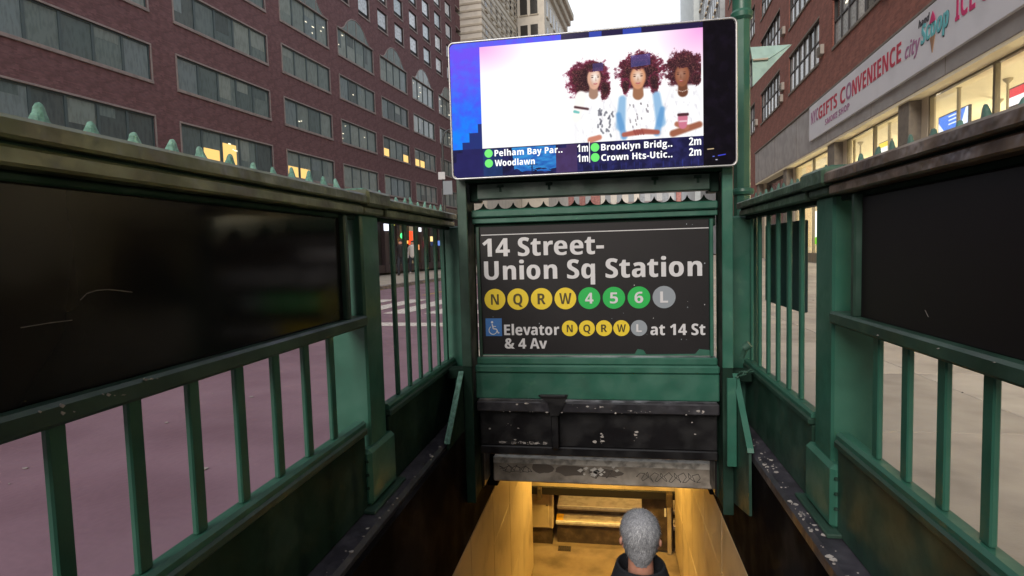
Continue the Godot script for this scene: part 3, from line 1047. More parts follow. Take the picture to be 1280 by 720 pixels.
func bay_window(t: Node3D, x0: float, x1: float, y0: float, y1: float, rng: RandomNumberGenerator, ri: int) -> void:
	var f := MB.new()
	f.box(x0 - 0.05, x1 + 0.05, y0 - 0.12, y0, -0.4, 0.05, 0.01)
	f.box(x0 - 0.03, x1 + 0.03, y1, y1 + 0.1, -0.4, 0.02, 0.01)
	var w := hang("window", f, M.stone_pier, t)
	var g := MB.new()
	var n := 6
	var st := (x1 - x0) / n
	for j in n + 1:
		var x := x0 + j * st
		var hw := 0.055 if j % 2 == 0 else 0.028
		g.box(maxf(x0, x - hw), minf(x1, x + hw), y0, y1, -0.2, -0.04, 0.005)
	var mid := lerpf(y0, y1, 0.52)
	g.box(x0, x1, mid - 0.04, mid + 0.04, -0.2, -0.05, 0.005)
	g.box(x0, x1, y0, y0 + 0.06, -0.2, -0.045, 0.005)
	g.box(x0, x1, y1 - 0.06, y1, -0.2, -0.045, 0.005)
	hang("frame", g, M.dark_frame, w)
	for j in n:
		for q in [[y0 + 0.06, mid - 0.04], [mid + 0.04, y1 - 0.06]]:
			var m: Material = M.pane_grey[rng.randi() % M.pane_grey.size()]
			if rng.randf() < 0.14:
				m = M.pane_dark
			hang("pane", box_mesh(st - 0.1, q[1] - q[0], 0.015), m, w, Vector3(x0 + j * st + 0.05, q[0], -0.09 - (0.02 if q[0] > mid else 0.0)))
	if ri == 0 and x0 > -28.0 and x0 < -22.0:
		hang("ceiling_lamp", box_mesh(0.5, 0.08, 0.01), M.spark, w, Vector3(x0 + 1.3, y1 - 0.7, -0.07))

func banner(t: Node3D, up: float) -> void:
	var s := hang("banner_sign", bx(-30.75, 2.0, 4.88 + up, 6.5 + up, 0.06, 0.16, 0.01), M.banner, t)
	var z := 0.162
	letter("NYC", -30.4, 5.62 + up, z, 0.56, 1.15, M.letter_mauve, s, "lettering", 0.01)
	letter("GIFTS", -29.2, 5.6 + up, z, 0.56, 2.6, M.letter_red, s, "lettering", 0.01)
	letter("C", -26.2, 5.55 + up, z, 0.62, 0.62, M.letter_red, s, "lettering", 0.01)
	letter("O", -25.5, 5.55 + up, z, 0.62, 0.62, M.letter_mauve, s, "lettering", 0.01)
	letter("NVENIENCE", -24.8, 5.55 + up, z, 0.6, 4.3, M.letter_red, s, "lettering", 0.01)
	letter("SMOKE SHOP", -28.2, 5.16 + up, z, 0.24, 3.1, M.letter_mauve, s, "lettering", 0.01)
	letter("city", -20.25, 5.5 + up, z, 0.44, 0.95, M.letter_mauve, s, "lettering", 0.01, 0.25)
	letter("hand", -19.35, 6.12 + up, z, 0.2, 0.62, M.letter_black, s, "lettering", 0.01, 0.2)
	letter("Scoop", -19.17, 5.6 + up, z, 0.52, 1.5, M.letter_teal, s, "lettering", 0.014, 0.1, 0.012)
	letter("Scoop", -19.2, 5.57 + up, z - 0.004, 0.56, 1.56, M.letter_black, s, "lettering_outline", 0.008, 0.1)
	hang("cone_emblem", MB.new().prism(poly([-18.62, 5.6 + up, -18.34, 5.6 + up, -18.48, 5.16 + up]), "z", z, z + 0.02), M.cone, s)
	hang("ice_cream_emblem", MB.new().prism(poly([-18.64, 5.98 + up, -18.56, 6.14 + up, -18.46, 6.28 + up, -18.36, 6.14 + up, -18.30, 5.98 + up]), "z", z + 0.02, z + 0.03), M.letter_pink, s)
	letter("ICE CREAM", -17.3, 5.55 + up, z, 0.68, 3.1, M.letter_pink, s, "lettering", 0.01)

# ------------------------------------------------------------------ buildings at the end of the street
func far_block(called: String, label: String, deg: float, dist: float, s0: float, s1: float, top: float, deep: float, mat: Material, o := {}) -> Node3D:
	# a block on the left of the street whose front lies dist from the lens line, from s0 to s1 along it; negative dist: right side
	var d := street_basis(deg)
	var b := d if dist < 0.0 else Basis(-d.x, Vector3.UP, -d.z)
	var base := Vector3(CAM.x, GY, CAM.z) + d.z * dist + d.x * s0
	var t := thing(called, label, "building", base, "", b)
	var sx := 1.0 if dist < 0.0 else -1.0
	var L := (s1 - s0) * sx
	var xa := minf(0.0, L)
	var xb := maxf(0.0, L)
	hang("wall", bx(xa, xb, 0, top, -deep, 0, 0.0), mat, t)
	hang("roof", bx(xa - 0.2, xb + 0.2, top, top + 0.8, -deep - 0.2, 0.2, 0.05), o.get("cornice", mat), t)
	if o.has("cornice_out"):
		var c: float = o.cornice_out
		for q in 3:
			hang("cornice", bx(xa - c * (q + 1) / 3.0, xb + c * (q + 1) / 3.0, top - 3.6 + q * 1.2, top - 2.4 + q * 1.2, -deep, c * (q + 1) / 3.0, 0.1), o.cornice, t)
	var gm: Material = o.get("pane", M.pane_dark)
	var fl: float = o.get("storey", 3.6)
	var y_lo: float = o.get("from", 3.0)
	var frame: Material = o.get("frame", M.beige_dark)
	# windows on the street front
	var pitch: float = o.get("pitch", 3.4)
	var ww: float = o.get("ww", 1.3)
	var wh: float = o.get("wh", 2.1)
	var made := 0
	var y := y_lo
	while y + wh < top - 4.0:
		var x := xa + pitch * 0.6
		while x + ww < xb - 0.4:
			var w := hang("window", box_mesh(ww, wh, 0.02), gm, t, Vector3(x, y, 0.03))
			hang("sill", box_mesh(ww + 0.3, 0.2, 0.2), frame, w, Vector3(-0.15, -0.2, 0.16))
			x += pitch
		# windows on the end wall that faces the lens
		var z := -deep + 1.6
		var face_x := xa if sx > 0.0 else xb
		while z + ww < -0.9:
			var w := hang("window", bx(-0.02, 0.02, 0, wh, 0, ww, 0.0), gm, t, Vector3(face_x - 0.02 * sx, y, z))
			hang("sill", bx(-0.12, 0.12, -0.2, 0.0, -0.15, ww + 0.15, 0.0), frame, w, Vector3(0.0, 0, 0))
			z += o.get("end_pitch", 3.4)
		y += fl
	# string courses
	y = y_lo - 0.7
	while o.has("course") and y < top - 4.0:
		hang("string_course", bx(xa - 0.08, xb + 0.08, y, y + 0.25, -deep, 0.08, 0.0), o.get("course_mat", mat), t)
		y += float(o.course)
	return t

func build_far_buildings() -> void:
	far_block("stone_tower", "pale stone tower with single dark windows beside the red office block", 5.6, -23.0, 73.2, 92.0, 62.0, 22.0, M.beige, {"storey": 4.6, "from": 24.0, "pitch": 2.6, "ww": 0.9, "wh": 2.6, "end_pitch": 3.2, "course": 0.92, "course_mat": M.beige_dark})
	far_block("corniced_tower", "cream stone tower with paired windows and a heavy cornice, seen over the screen", 5.6, -18.5, 92.5, 112.0, 46.5, 26.0, M.beige, {"storey": 4.2, "from": 18.0, "pitch": 2.9, "ww": 1.2, "wh": 2.6, "end_pitch": 1.7, "cornice": M.beige_dark, "cornice_out": 1.6})
	far_block("grey_slab_tower", "plain pale grey slab tower beyond the right-hand brick building", 3.6, 7.2, 88.0, 118.0, 62.0, 16.0, M.grey_stone, {"from": 70.0})
	far_block("grey_window_tower", "grey stone building with rows of narrow dark windows behind the lamp post", 3.6, 7.9, 64.5, 87.0, 60.0, 16.0, M.grey_wall, {"storey": 3.4, "from": 20.0, "pitch": 1.9, "ww": 0.8, "wh": 2.0})
	# the end of the street, glimpsed under the screen
	var mats := [M.brick_pink, M.grey_stone, M.brick_pink, M.beige, M.grey_wall, M.brick_pink, M.beige_dark]
	var x := -34.0
	var names := ["pinkish brick block closing the street, leftmost under the screen", "pale grey block closing the street behind the sign", "pinkish brick block in the middle of the street end", "cream stone block closing the street behind the sign", "mid grey block closing the street near its right side", "pinkish brick block closing the street at its right side", "tan stone block closing the street, rightmost under the screen"]
	var widths := [13.0, 8.0, 11.0, 10.0, 9.0, 12.0, 26.0]
	var heights := [27.0, 24.0, 29.0, 25.0, 28.0, 26.0, 30.0]
	for i in 7:
		var t := thing("street_end_block", names[i], "building", Vector3(x, GY, -150.0), "blocks closing the far end of the street")
		hang("wall", bx(0, widths[i], 0, heights[i], -14, 0, 0.0), mats[i], t)
		hang("roof", bx(-0.1, widths[i] + 0.1, heights[i], heights[i] + 0.7, -14.1, 0.3, 0.0), M.stone, t)
		for row in 5:
			var xx := 1.2
			while xx + 1.4 < widths[i]:
				var w := hang("window", box_mesh(1.4, 2.2, 0.04), M.pane_grey[(i + row) % 4], t, Vector3(xx, 4.5 + row * 4.2, 0.06))
				hang("sill", box_mesh(1.7, 0.2, 0.2), M.stone, w, Vector3(-0.15, -0.2, 0.15))
				xx += 3.0
		hang("shopfront", bx(0.4, widths[i] - 0.4, 0.2, 3.4, 0.0, 0.2, 0.0), M.pane_dim if i % 2 else M.pane_dark, t)
		x += widths[i] + 0.15

# ------------------------------------------------------------------ stairwell
func build_stairwell() -> void:
	var labels := {-1.0: "black painted stairwell wall with tiled lower part, on the left of the stairs", 1.0: "black painted stairwell wall with tiled lower part, on the right of the stairs"}
	for s in [-1.0, 1.0]:
		var xi: float = -0.70 if s < 0.0 else 0.73
		var t := thing("stairwell_wall", labels[s], "wall", Vector3(s * 0.85, FLOOR, 0.0), "walls of the stairwell")
		put("upper_wall", bx(xi, xi + s * 0.5, -1.60, COPE - 0.03, -0.95, 4.2, 0.0), M.black_wall, t)
		# coping: a slab with a worn rounded edge
		put("coping", bx(s * 0.722, s * 0.955, COPE - 0.06, COPE, -0.7, 4.2, 0.014), M.coping, t)
		var frng := RandomNumberGenerator.new()
		frng.seed = 91 if s < 0.0 else 92
		var fm := MB.new()
		for i in (26 if s < 0.0 else 110):
			var cz := frng.randf_range(0.2, 1.75)
			if frng.randf() < 0.45:
				cz = [1.45, 1.05, 0.5, 1.6][frng.randi() % 4] + frng.randf_range(-0.07, 0.07)
			var cx: float = s * (0.728 + 0.05 * pow(frng.randf(), 2.0))
			var r := 0.0015 + 0.010 * pow(frng.randf(), 2.4)
			var p := PackedVector2Array()
			for k in 6:
				p.append(Vector2(cx, cz) + Vector2(cos(TAU * k / 6.0), sin(TAU * k / 6.0)) * r * frng.randf_range(0.5, 1.5))
			fm.prism(p, "y", COPE - 0.002, COPE + 0.001)
		put("paint_flakes", fm, M.chip, t).set_meta("kind", "stuff")
		var z_end: float = -2.42 if s < 0.0 else -2.86
		put("lower_wall", bx(xi + s * 0.02, xi + s * 0.5, FLOOR, -1.604, z_end + 0.002, 4.2, 0.0), M.grout, t)
		# wall tiles: pieces with joints, cut round nothing (the stairs stand in front of the lower ones)
		var rng := RandomNumberGenerator.new()
		rng.seed = 31 if s < 0.0 else 37
		var z := z_end
		var col := 0
		while z < 4.1:
			var w := 0.62
			var y1 := -1.602
			for row in 3:
				var h := [0.36, 0.6, 0.6][row] as float
				var z1 := minf(z + w, 4.2)
				put("wall_tile", bx(xi - s * 0.004 * rng.randf(), xi + s * 0.03, y1 - h + 0.003, y1, z + 0.003, z1, 0.003), M.tile[rng.randi() % 3], t)
				y1 -= h
			z += w
			col += 1
	# steps
	var st := thing("stairs", "worn concrete stairs going down under the station sign", "stairs", Vector3(0, FLOOR, 2.0))
	for k in 13:
		var y := -1.05 - (-1.05 - FLOOR) / 13.0 * (k + 1)
		var z1 := 4.05 - 0.3 * k
		var step := put("step", bx(-0.70, 0.73, y - 0.3, y, z1 - 0.33, z1, 0.01), M.stair, st)
		put("nosing", bx(-0.68, 0.71, y, y + 0.004, z1 - 0.3, z1 - 0.25, 0.001), M.nosing, step)
	# steel girder under the sign frame and the concrete lintel behind it
	var g := thing("steel_girder", "black steel girder with chipped white paint under the green beam", "girder", Vector3(0, -1.14, -0.1))
	put("flange", bx(-0.648, 0.648, -0.888, -0.83, -0.25, 0.02, 0.006), M.black_flange, g)
	put("web", bx(-0.648, 0.648, -1.10, -0.888, -0.25, -0.05, 0.004), M.black_steel, g)
	put("bottom_flange", bx(-0.648, 0.648, -1.15, -1.10, -0.25, -0.035, 0.006), M.black_steel, g)
	put("side_bracket", bx(-0.70, -0.648, -1.38, -0.83, -0.30, -0.12, 0.004), M.black_steel, g)
	put("side_bracket", bx(0.648, 0.73, -1.38, -0.83, -0.30, -0.12, 0.004), M.black_steel, g)
	put("stiffener", bx(-0.235, -0.195, -1.10, -0.888, -0.05, 0.0, 0.004), M.black_steel, g)
	put("bolt_plate", bx(-0.29, -0.15, -0.80, -0.785, 0.022, 0.045, 0.004), M.black_steel, g)
	put("stain", MB.new().prism(poly([-0.30, -0.79, -0.14, -0.785, -0.16, -0.84, -0.19, -0.90, -0.235, -0.90, -0.25, -0.83]), "z", 0.022, 0.034), M.black_steel, g)
	# flaked paint in clusters along the girder, joined into one part
	var rng := RandomNumberGenerator.new()
	rng.seed = 47
	var ch := MB.new()
	for q in [[-0.53, -0.25, -1.085, 40, 0.008, -0.048], [-0.5, -0.46, -0.98, 3, 0.01, -0.048], [-0.12, 0.06, -0.85, 9, 0.014, 0.0215], [0.07, 0.32, -0.874, 9, 0.006, 0.0215], [0.47, 0.58, -0.868, 6, 0.006, 0.0215], [-0.6, 0.6, -0.885, 10, 0.002, 0.0215], [0.03, 0.045, -1.05, 8, 0.03, -0.048], [0.21, 0.225, -1.03, 7, 0.03, -0.048], [-0.6, 0.6, -1.0, 8, 0.08, -0.048], [-0.45, -0.35, -0.842, 3, 0.004, 0.0215]]:
		for i in q[3]:
			var x := rng.randf_range(q[0], q[1])
			var y: float = q[2] + rng.randf_range(-1, 1) * q[4]
			var r := 0.0018 + 0.011 * pow(rng.randf(), 2.6)
			var p := PackedVector2Array()
			for k in 6:
				var a := TAU * k / 6.0
				p.append(Vector2(x + cos(a) * r * rng.randf_range(0.5, 1.5), y + sin(a) * r * rng.randf_range(0.3, 0.8)))
			ch.prism(p, "z", q[5] - 0.003, q[5] + 0.0008)
	var flakes := put("paint_chips", ch, M.chip, g)
	flakes.set_meta("kind", "stuff")
	var l := thing("concrete_lintel", "grey concrete lintel with black scrawls over the stair opening", "lintel", Vector3(0, -1.42, -0.4))
	put("front", bx(-0.632, 0.668, -1.418, -1.272, -0.45, -0.30, 0.008), M.lintel, l)
	put("ledge", bx(-0.628, 0.664, -1.272, -1.262, -0.62, -0.304, 0.004), M.lintel_top, l)
	put("lit_edge_strip", bx(-0.630, 0.666, -1.300, -1.2635, -0.304, -0.2965, 0.003), M.lintel_top, l)  # pale strip: light on the ledge is put into its colour
	put("upstand", bx(-0.70, 0.73, -1.262, -1.15, -0.62, -0.37, 0.004), M.black_wall, l)
	put("block", bx(-0.70, -0.632, -1.5, -1.262, -0.62, -0.42, 0.004), M.black_wall, l)
	put("block", bx(0.668, 0.73, -1.5, -1.262, -0.62, -0.42, 0.004), M.black_wall, l)
	put("back", bx(-0.70, 0.73, -1.52, -1.26, -1.0, -0.62, 0.0), M.black_wall, l)
	scrawls(l)

# looping spray and marker lines on the lintel
func scrawls(l: Node3D) -> void:
	var ink := flat_mat(c8(58, 54, 52), 0.8)
	var rng := RandomNumberGenerator.new()
	rng.seed = 77
	for q in [[0.24, 0.60, -1.355, 0.036, 9], [-0.59, -0.40, -1.335, 0.03, 7], [-0.05, 0.1, -1.345, 0.036, 5]]:
		var m := MB.new()
		var p := Vector3(q[0], q[2], -0.2985)
		var steps: int = q[4] * 5
		for i in steps:
			var f := float(i + 1) / steps
			var x := lerpf(q[0], q[1], f)
			var w := Vector3(x + 0.018 * cos(i * 1.9 + q[4]), q[2] + q[3] * sin(i * 1.27) * rng.randf_range(0.5, 1.0), -0.2985)
			m.bar(p, w, 0.0016, 0.0016, 5, false)
			p = w
		put("graffiti", m, ink, l)
	for q in [[-0.33, -1.325, 0.08, 0.045], [-0.16, -1.335, 0.14, 0.035], [0.06, -1.34, 0.12, 0.03]]:
		var pts := PackedVector2Array()
		for i in 14:
			var a := TAU * i / 14
			var rr := rng.randf_range(0.6, 1.0)
			pts.append(Vector2(q[0] + cos(a) * q[2] * rr, q[1] + sin(a) * q[3] * rr))
		put("smear", MB.new().prism(pts, "z", -0.302, -0.2975), flat_mat(c8(92, 84, 77), 0.8), l)
	for i in 12:
		var x := rng.randf_range(-0.1, 0.12)
		var y := rng.randf_range(-1.365, -1.30)
		var w := rng.randf_range(0.008, 0.028)
		put("sticker_scrap", MB.new().prism(poly([x - w, y, x, y - w * 0.6, x + w * 0.9, y + w * 0.2, x + w * 0.2, y + w * 0.7]), "z", -0.2985, -0.2965), flat_mat(c8(200, 196, 190), 0.7), l)

# ------------------------------------------------------------------ passage beyond the lintel
func build_passage() -> void:
	var f := put("passage_floor", bx(-3, 3, FLOOR - 0.2, FLOOR, -6, 0.5, 0.0), M.floor)
	f.set_meta("kind", "structure")
	var c := put("passage_ceiling", bx(-3, 3, -1.52, -1.27, -6, -1.0, 0.0), M.tile[1])
	c.set_meta("kind", "structure")
	for q in [["passage_side_wall", -3.0, -2.8], ["passage_side_wall", 2.8, 3.0]]:
		put(q[0], bx(q[1], q[2], FLOOR, -1.52, -6, -2.4, 0.0), M.tile[0]).set_meta("kind", "structure")
	put("passage_back_wall", bx(-3, 3, FLOOR, -1.52, -6.2, -6, 0.0), M.dirty).set_meta("kind", "structure")
	# front walls of the landing either side of the stair mouth
	for q in [[-2.8, -0.72, -2.43, -2.3], [0.75, 2.8, -2.87, -2.74]]:
		put("passage_front_wall", bx(q[0], q[1], FLOOR, -1.52, q[2], q[3], 0.0), M.tile[2]).set_meta("kind", "structure")
	# header with a tiled wall above it
	var h := thing("doorway_header", "dark beam across the passage under a tiled wall, behind the lintel", "beam", Vector3(0, -2.5, -2.95))
	put("beam", bx(-0.9, 0.9, -2.635, -2.545, -2.99, -2.88, 0.008), flat_mat(c8(20, 17, 15), 0.6), h)
	put("transom_wall", bx(-0.9, 0.9, -2.545, -1.52, -2.98, -2.90, 0.0), M.tile[0], h)
	put("bracket", bx(-0.70, -0.655, -2.66, -2.54, -2.88, -2.80, 0.005), M.dirty, h)
	put("bracket", bx(0.64, 0.70, -2.68, -2.54, -2.88, -2.80, 0.005), M.dirty, h)
	# pale box on the left, dark post and door on the right, raised platform between
	var box := thing("wall_cabinet", "pale yellow metal cabinet on the passage wall left of the raised step", "cabinet", Vector3(-0.75, -3.07, -3.0))
	put("body", bx(-0.98, -0.555, -3.07, -2.56, -3.12, -3.0, 0.01), M.tile[2], box)
	put("door", bx(-0.96, -0.60, -3.05, -2.60, -3.0, -2.985, 0.004), M.tile[0], box)
	put("latch", bx(-0.63, -0.605, -2.80, -2.79, -2.985, -2.975, 0.002), M.dirty, box)
	put("plinth", bx(-0.95, -0.57, FLOOR, -3.07, -3.10, -3.02, 0.0), M.dirty, box)
	var p := thing("raised_steps", "two broad steps with bright metal edges at the end of the passage", "steps", Vector3(0, FLOOR, -3.2))
	var fz := -3.04
	for k in 2:
		var y: float = [-2.994, -2.903][k]
		var z0: float = [fz, fz - 0.18][k]
		var s := put("tread", bx(-0.53, 0.95, y - 0.045, y, -3.6, z0, 0.006), M.step, p)
		put("nosing", bx(-0.53, 0.95, y - 0.024, y + 0.003, z0 - 0.012, z0 + 0.006, 0.002), M.nosing, s)
	put("riser", bx(-0.52, 0.95, FLOOR, -3.04, -3.9, fz - 0.03, 0.0), M.dirty, p)
	put("edge_mark", bx(-0.53, -0.45, -2.9935, -2.991, -3.215, fz - 0.02, 0.0), flat_mat(c8(214, 164, 30), 0.6), p)
	put("riser", bx(-0.52, 0.95, -2.994, -2.95, -3.9, fz - 0.20, 0.0), M.dirty, p)
	put("back_panel", bx(-0.53, 0.95, -2.903, -1.52, -3.72, -3.62, 0.0), M.dirty, p)
	var d := thing("steel_door", "dark steel door leaf standing at the right of the raised steps", "door", Vector3(0.55, FLOOR, -3.0))
	put("leaf", bx(0.40, 0.72, FLOOR + 0.02, -2.66, -3.02, -2.97, 0.006), M.dirty, d)
	put("jamb", bx(0.66, 0.70, FLOOR, -2.68, -2.97, -2.93, 0.004), M.tile[1], d)
	put("hinge", bx(0.63, 0.65, -2.85, -2.76, -2.97, -2.955, 0.002), M.nosing, d)
	var gr := thing("floor_grate", "small iron drain grate in the floor below the raised step", "grate", Vector3(-0.42, FLOOR, -2.98))
	put("frame", bx(-0.50, -0.36, FLOOR, FLOOR + 0.006, -2.98, -2.88, 0.001), M.dirty, gr)
	for k in 6:
		put("slat", bx(-0.49 + k * 0.022, -0.48 + k * 0.022, FLOOR + 0.006, FLOOR + 0.012, -2.97, -2.89, 0.0), M.dark_frame, gr)
	# lamp on the passage ceiling, hidden from the street by the lintel
	var lamp := thing("passage_lamp", "warm ceiling lamp of the passage just behind the lintel", "lamp", Vector3(0, -1.52, -2.25))
	put("housing", bx(-0.62, 0.62, -1.57, -1.52, -2.33, -2.17, 0.01), M.white_frame, lamp)
	put("lamp_tube", bx(-0.6, 0.6, -1.60, -1.57, -2.30, -2.20, 0.006), glow(c8(255, 190, 84), 2.0), lamp)
	var al := AreaLight3D.new()
	al.name = "tube_light"
	lamp.add_child(al)
	al.area_size = Vector2(1.2, 0.1)
	al.light_color = c8(255, 206, 104)
	al.light_energy = 2.1
	al.area_normalize_energy = true
	al.shadow_enabled = true
	al.position = Vector3(0, -0.09, 0)
	al.rotation.x = -PI / 2
	landing_lamp()

# second lamp over the raised steps
func landing_lamp() -> void:
	var lamp := thing("passage_lamp", "second warm ceiling lamp, over the raised steps at the end of the passage", "lamp", Vector3(0.2, -1.52, -3.35))
	put("housing", bx(-0.2, 0.6, -1.57, -1.52, -3.42, -3.28, 0.01), M.white_frame, lamp)
	put("lamp_tube", bx(-0.18, 0.58, -1.60, -1.57, -3.39, -3.31, 0.006), glow(c8(255, 206, 120), 1.6), lamp)
	var al := AreaLight3D.new()
	al.name = "tube_light"
	lamp.add_child(al)
	al.area_size = Vector2(0.76, 0.08)
	al.light_color = c8(255, 206, 120)
	al.light_energy = 0.75
	al.area_normalize_energy = true
	al.shadow_enabled = true
	al.position = Vector3(0, -0.09, 0)
	al.rotation.x = -PI / 2

# ------------------------------------------------------------------ side railings
func crest_mesh(kind: int) -> ArrayMesh:
	# a cast bell-shaped tooth on a low flange, worn and pitted: the turned profile is flattened across the rail and roughened
	var m := MB.new()
	m.xf = Transform3D(Basis.from_scale(Vector3(0.40, 1.0, 1.0)), Vector3.ZERO)
	m.lathe(Vector3.ZERO, [Vector2(0.0, -0.002), Vector2(0.049, -0.002), Vector2(0.0485, 0.004), Vector2(0.040, 0.007), Vector2(0.031, 0.011), Vector2(0.0240, 0.018), Vector2(0.0185, 0.028), Vector2(0.0140, 0.040), Vector2(0.0105, 0.051), Vector2(0.0065, 0.058), Vector2(0.0, 0.061)], 18)
	m.xf = Transform3D()
	m.bar(Vector3(0, 0.001, -0.05), Vector3(0, 0.001, 0.05), 0.008, 0.008, 8)
	var f := noise(60.0, 300 + kind, FastNoiseLite.TYPE_SIMPLEX_SMOOTH, 3)
	for i in m.v.size():
		var p := m.v[i]
		m.v[i] = p + Vector3(f.get_noise_3d(p.x, p.y, p.z) * 0.4, f.get_noise_3d(p.x + 5.0, p.y, p.z), f.get_noise_3d(p.x, p.y + 5.0, p.z)) * 0.0028
	return m.mesh()

var teeth := []
func build_railing(s: float) -> void:
	if teeth.is_empty():
		for k in 5:
			teeth.append(crest_mesh(k))
	var left := s < 0.0
	var t := thing("stair_railing", "green iron stair railing with black board and toothed crest, on the street side" if left else "green iron stair railing with black board and toothed crest, on the store side", "railing", Vector3(s * 0.87, COPE, 2.0), "green railings around the stairwell")
	var X := func(d: float) -> float: return s * d       # distance from the centre line
	var cap: Material = M.cap_left if left else M.cap_right
	var near := 4.2
	# base plates under the bars and their mouldings
	for seg in [[1.13, near], [-0.12, 0.90]]:
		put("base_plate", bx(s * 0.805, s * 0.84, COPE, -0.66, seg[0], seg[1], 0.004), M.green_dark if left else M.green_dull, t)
		put("base_moulding", bx(s * 0.792, s * 0.845, -0.66, -0.632, seg[0], seg[1], 0.008), M.green_dull, t)
		put("sill", MB.new().prism(PackedVector2Array([Vector2(s * 0.80, -0.632), Vector2(s * 0.80, -0.618), Vector2(s * 0.808, -0.609), Vector2(s * 0.836, -0.609), Vector2(s * 0.842, -0.618), Vector2(s * 0.842, -0.632)]), "z", seg[0], seg[1]), M.green, t)
	# bars
	var bar := MB.new().box(-0.0075, 0.0075, -0.609, -0.255, -0.0175, 0.0175, 0.004).mesh()
	var bar2 := MB.new().box(-0.0075, 0.0075, -0.609, 0.134, -0.0145, 0.0145, 0.004).mesh()
	var z: float = 1.33 if left else 1.358
	while z < 4.1:
		hang("bar", bar, M.green, t, Vector3(s * 0.823, 0, z) - t.position)
		z += 0.1585
	for k in 6:
		hang("bar", bar2, M.green, t, Vector3(s * 0.823, 0, (0.738 if left else 0.722) - 0.1545 * k) - t.position)
	# small bright gaps at the head of the bars: a top rail with a lip
	put("top_rail", bx(s * 0.806, s * 0.85, 0.130, 0.147, -0.12, 0.90, 0.004), M.green_dark, t)
	# black board with its frame
	put("board", bx(s * 0.815, s * 0.845, -0.224, 0.128, 1.235 if left else 1.262, near, 0.004), M.board if left else M.board_dull, t)
	put("board_frame", bx(s * 0.796, s * 0.85, -0.224, 0.14, 1.208 if left else 1.236, 1.235 if left else 1.262, 0.005), M.green_dull, t)
	put("board_rail", bx(s * 0.785, s * 0.885, -0.262, -0.222, 1.10, near, 0.007), M.green_dull, t)
	put("board_head", bx(s * 0.818, s * 0.87, 0.128, 0.147, 1.10, near, 0.005), M.green_dark, t)
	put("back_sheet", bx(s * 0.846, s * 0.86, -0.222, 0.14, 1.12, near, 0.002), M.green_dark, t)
	# scratches on the board, chips on its rail
	var marks := [[[2.222, -0.064], [2.209, -0.054], [2.189, -0.05], [2.165, -0.05], [2.139, -0.054], [2.112, -0.059]], [[2.327, -0.098], [2.282, -0.0965], [2.24, -0.097]]] if left else [[[1.62, -0.18], [1.605, -0.165]]]
	for line in marks:
		for i in line.size() - 1:
			put("scratch", MB.new().bar(Vector3(s * 0.8149, line[i][1], line[i][0]), Vector3(s * 0.8149, line[i + 1][1], line[i + 1][0]), 0.0008, 0.0006, 5), M.scratch, t)
	var crng := RandomNumberGenerator.new()
	crng.seed = 71 if left else 73
	var chips := [[2.333, -0.229], [2.296, -0.230], [2.297, -0.242], [2.277, -0.245], [2.221, -0.230], [2.21, -0.234], [2.198, -0.238], [2.178, -0.242], [2.126, -0.226], [2.112, -0.228], [2.099, -0.230]] if left else [[1.72, -0.236], [1.44, -0.25], [1.9, -0.23]]
	for q in chips:
		var cz: float = q[0]
		var cy: float = q[1]
		var w := crng.randf_range(0.002, 0.006)
		var h := crng.randf_range(0.5, 1.6)
		var p := poly([cz - w, cy, cz, cy - w * 0.5 * h, cz + w * crng.randf_range(0.6, 1.6), cy + w * 0.2, cz + w * 0.4, cy + w * 0.8 * h])
		put("paint_chip", MB.new().prism(p, "x", s * 0.7838, s * 0.787), M.chip, t)
	# cap in two stepped bands
	var far_cap: Material = M.cap_left if left else M.cap_green
	for seg in [[1.12, near, cap], [-0.12, 0.905, far_cap]]:
		put("cap_moulding", bx(s * 0.775, s * 0.93, 0.146, 0.177, seg[0], seg[1], 0.005), seg[2], t)
		put("cap", MB.new().prism(PackedVector2Array([Vector2(s * 0.766, 0.184), Vector2(s * 0.762, 0.189), Vector2(s * 0.762, 0.212), Vector2(s * 0.768, 0.219), Vector2(s * 0.85, 0.221), Vector2(s * 0.94, 0.218), Vector2(s * 0.945, 0.19), Vector2(s * 0.93, 0.184)]), "z", seg[0], seg[1]), seg[2], t)
		put("cap_groove", bx(s * 0.785, s * 0.92, 0.176, 0.186, seg[0], seg[1] - 0.003, 0.0), M.green_dark, t)
	# posts: the square post between the sections, and the corner post
	for q in [[0.928, 1.084, "post"], [-0.29, -0.12, "corner_post"]]:
		var lo: float = COPE
		var post := put(q[2], bx(s * 0.803, s * 0.945, lo, 0.150, q[0], q[1], 0.008) if q[2] == "post" else bx(s * 0.715, s * 0.87, lo, 0.150, q[0], q[1], 0.008), M.green, t)
		if q[2] == "post":
			put("post_base", MB.new().box(s * 0.785, s * 0.955, COPE + 0.012, -0.72, q[0] - 0.045, q[1] + 0.05, 0.014), M.green, post)
			put("post_foot", MB.new().box(s * 0.762, s * 0.96, COPE, COPE + 0.014, q[0] - 0.08, q[1] + 0.085, 0.004), M.green_dull, post)
			put("post_neck", bx(s * 0.782, s * 0.94, 0.15, 0.178, q[0] - 0.012, q[1] + 0.012, 0.006), M.cap_green if not left else cap, post)
			put("post_cap", bx(s * 0.757, s * 0.95, 0.178, 0.237, q[0] - 0.03, q[1] + 0.032, 0.01), M.cap_green if not left else cap, post)
			put("post_head", bx(s * 0.80, s * 0.93, 0.237, 0.247, q[0] + 0.02, q[1] - 0.02, 0.006), M.crest if left else M.crest_dark, post)
			for k in 3:
				put("rivet", MB.new().lathe(Vector3(s * 0.80, -0.86 + k * 0.05, q[1] + 0.052), [Vector2(0.008, -0.004), Vector2(0.006, 0.003), Vector2(0.0, 0.005)], 8), M.green_dark, post)
	# toothed crest along the cap, one piece per tooth
	var cm: Array = M.crests if left else [M.crest_dark, M.crest_dark, M.crest_dim]
	z = 1.15
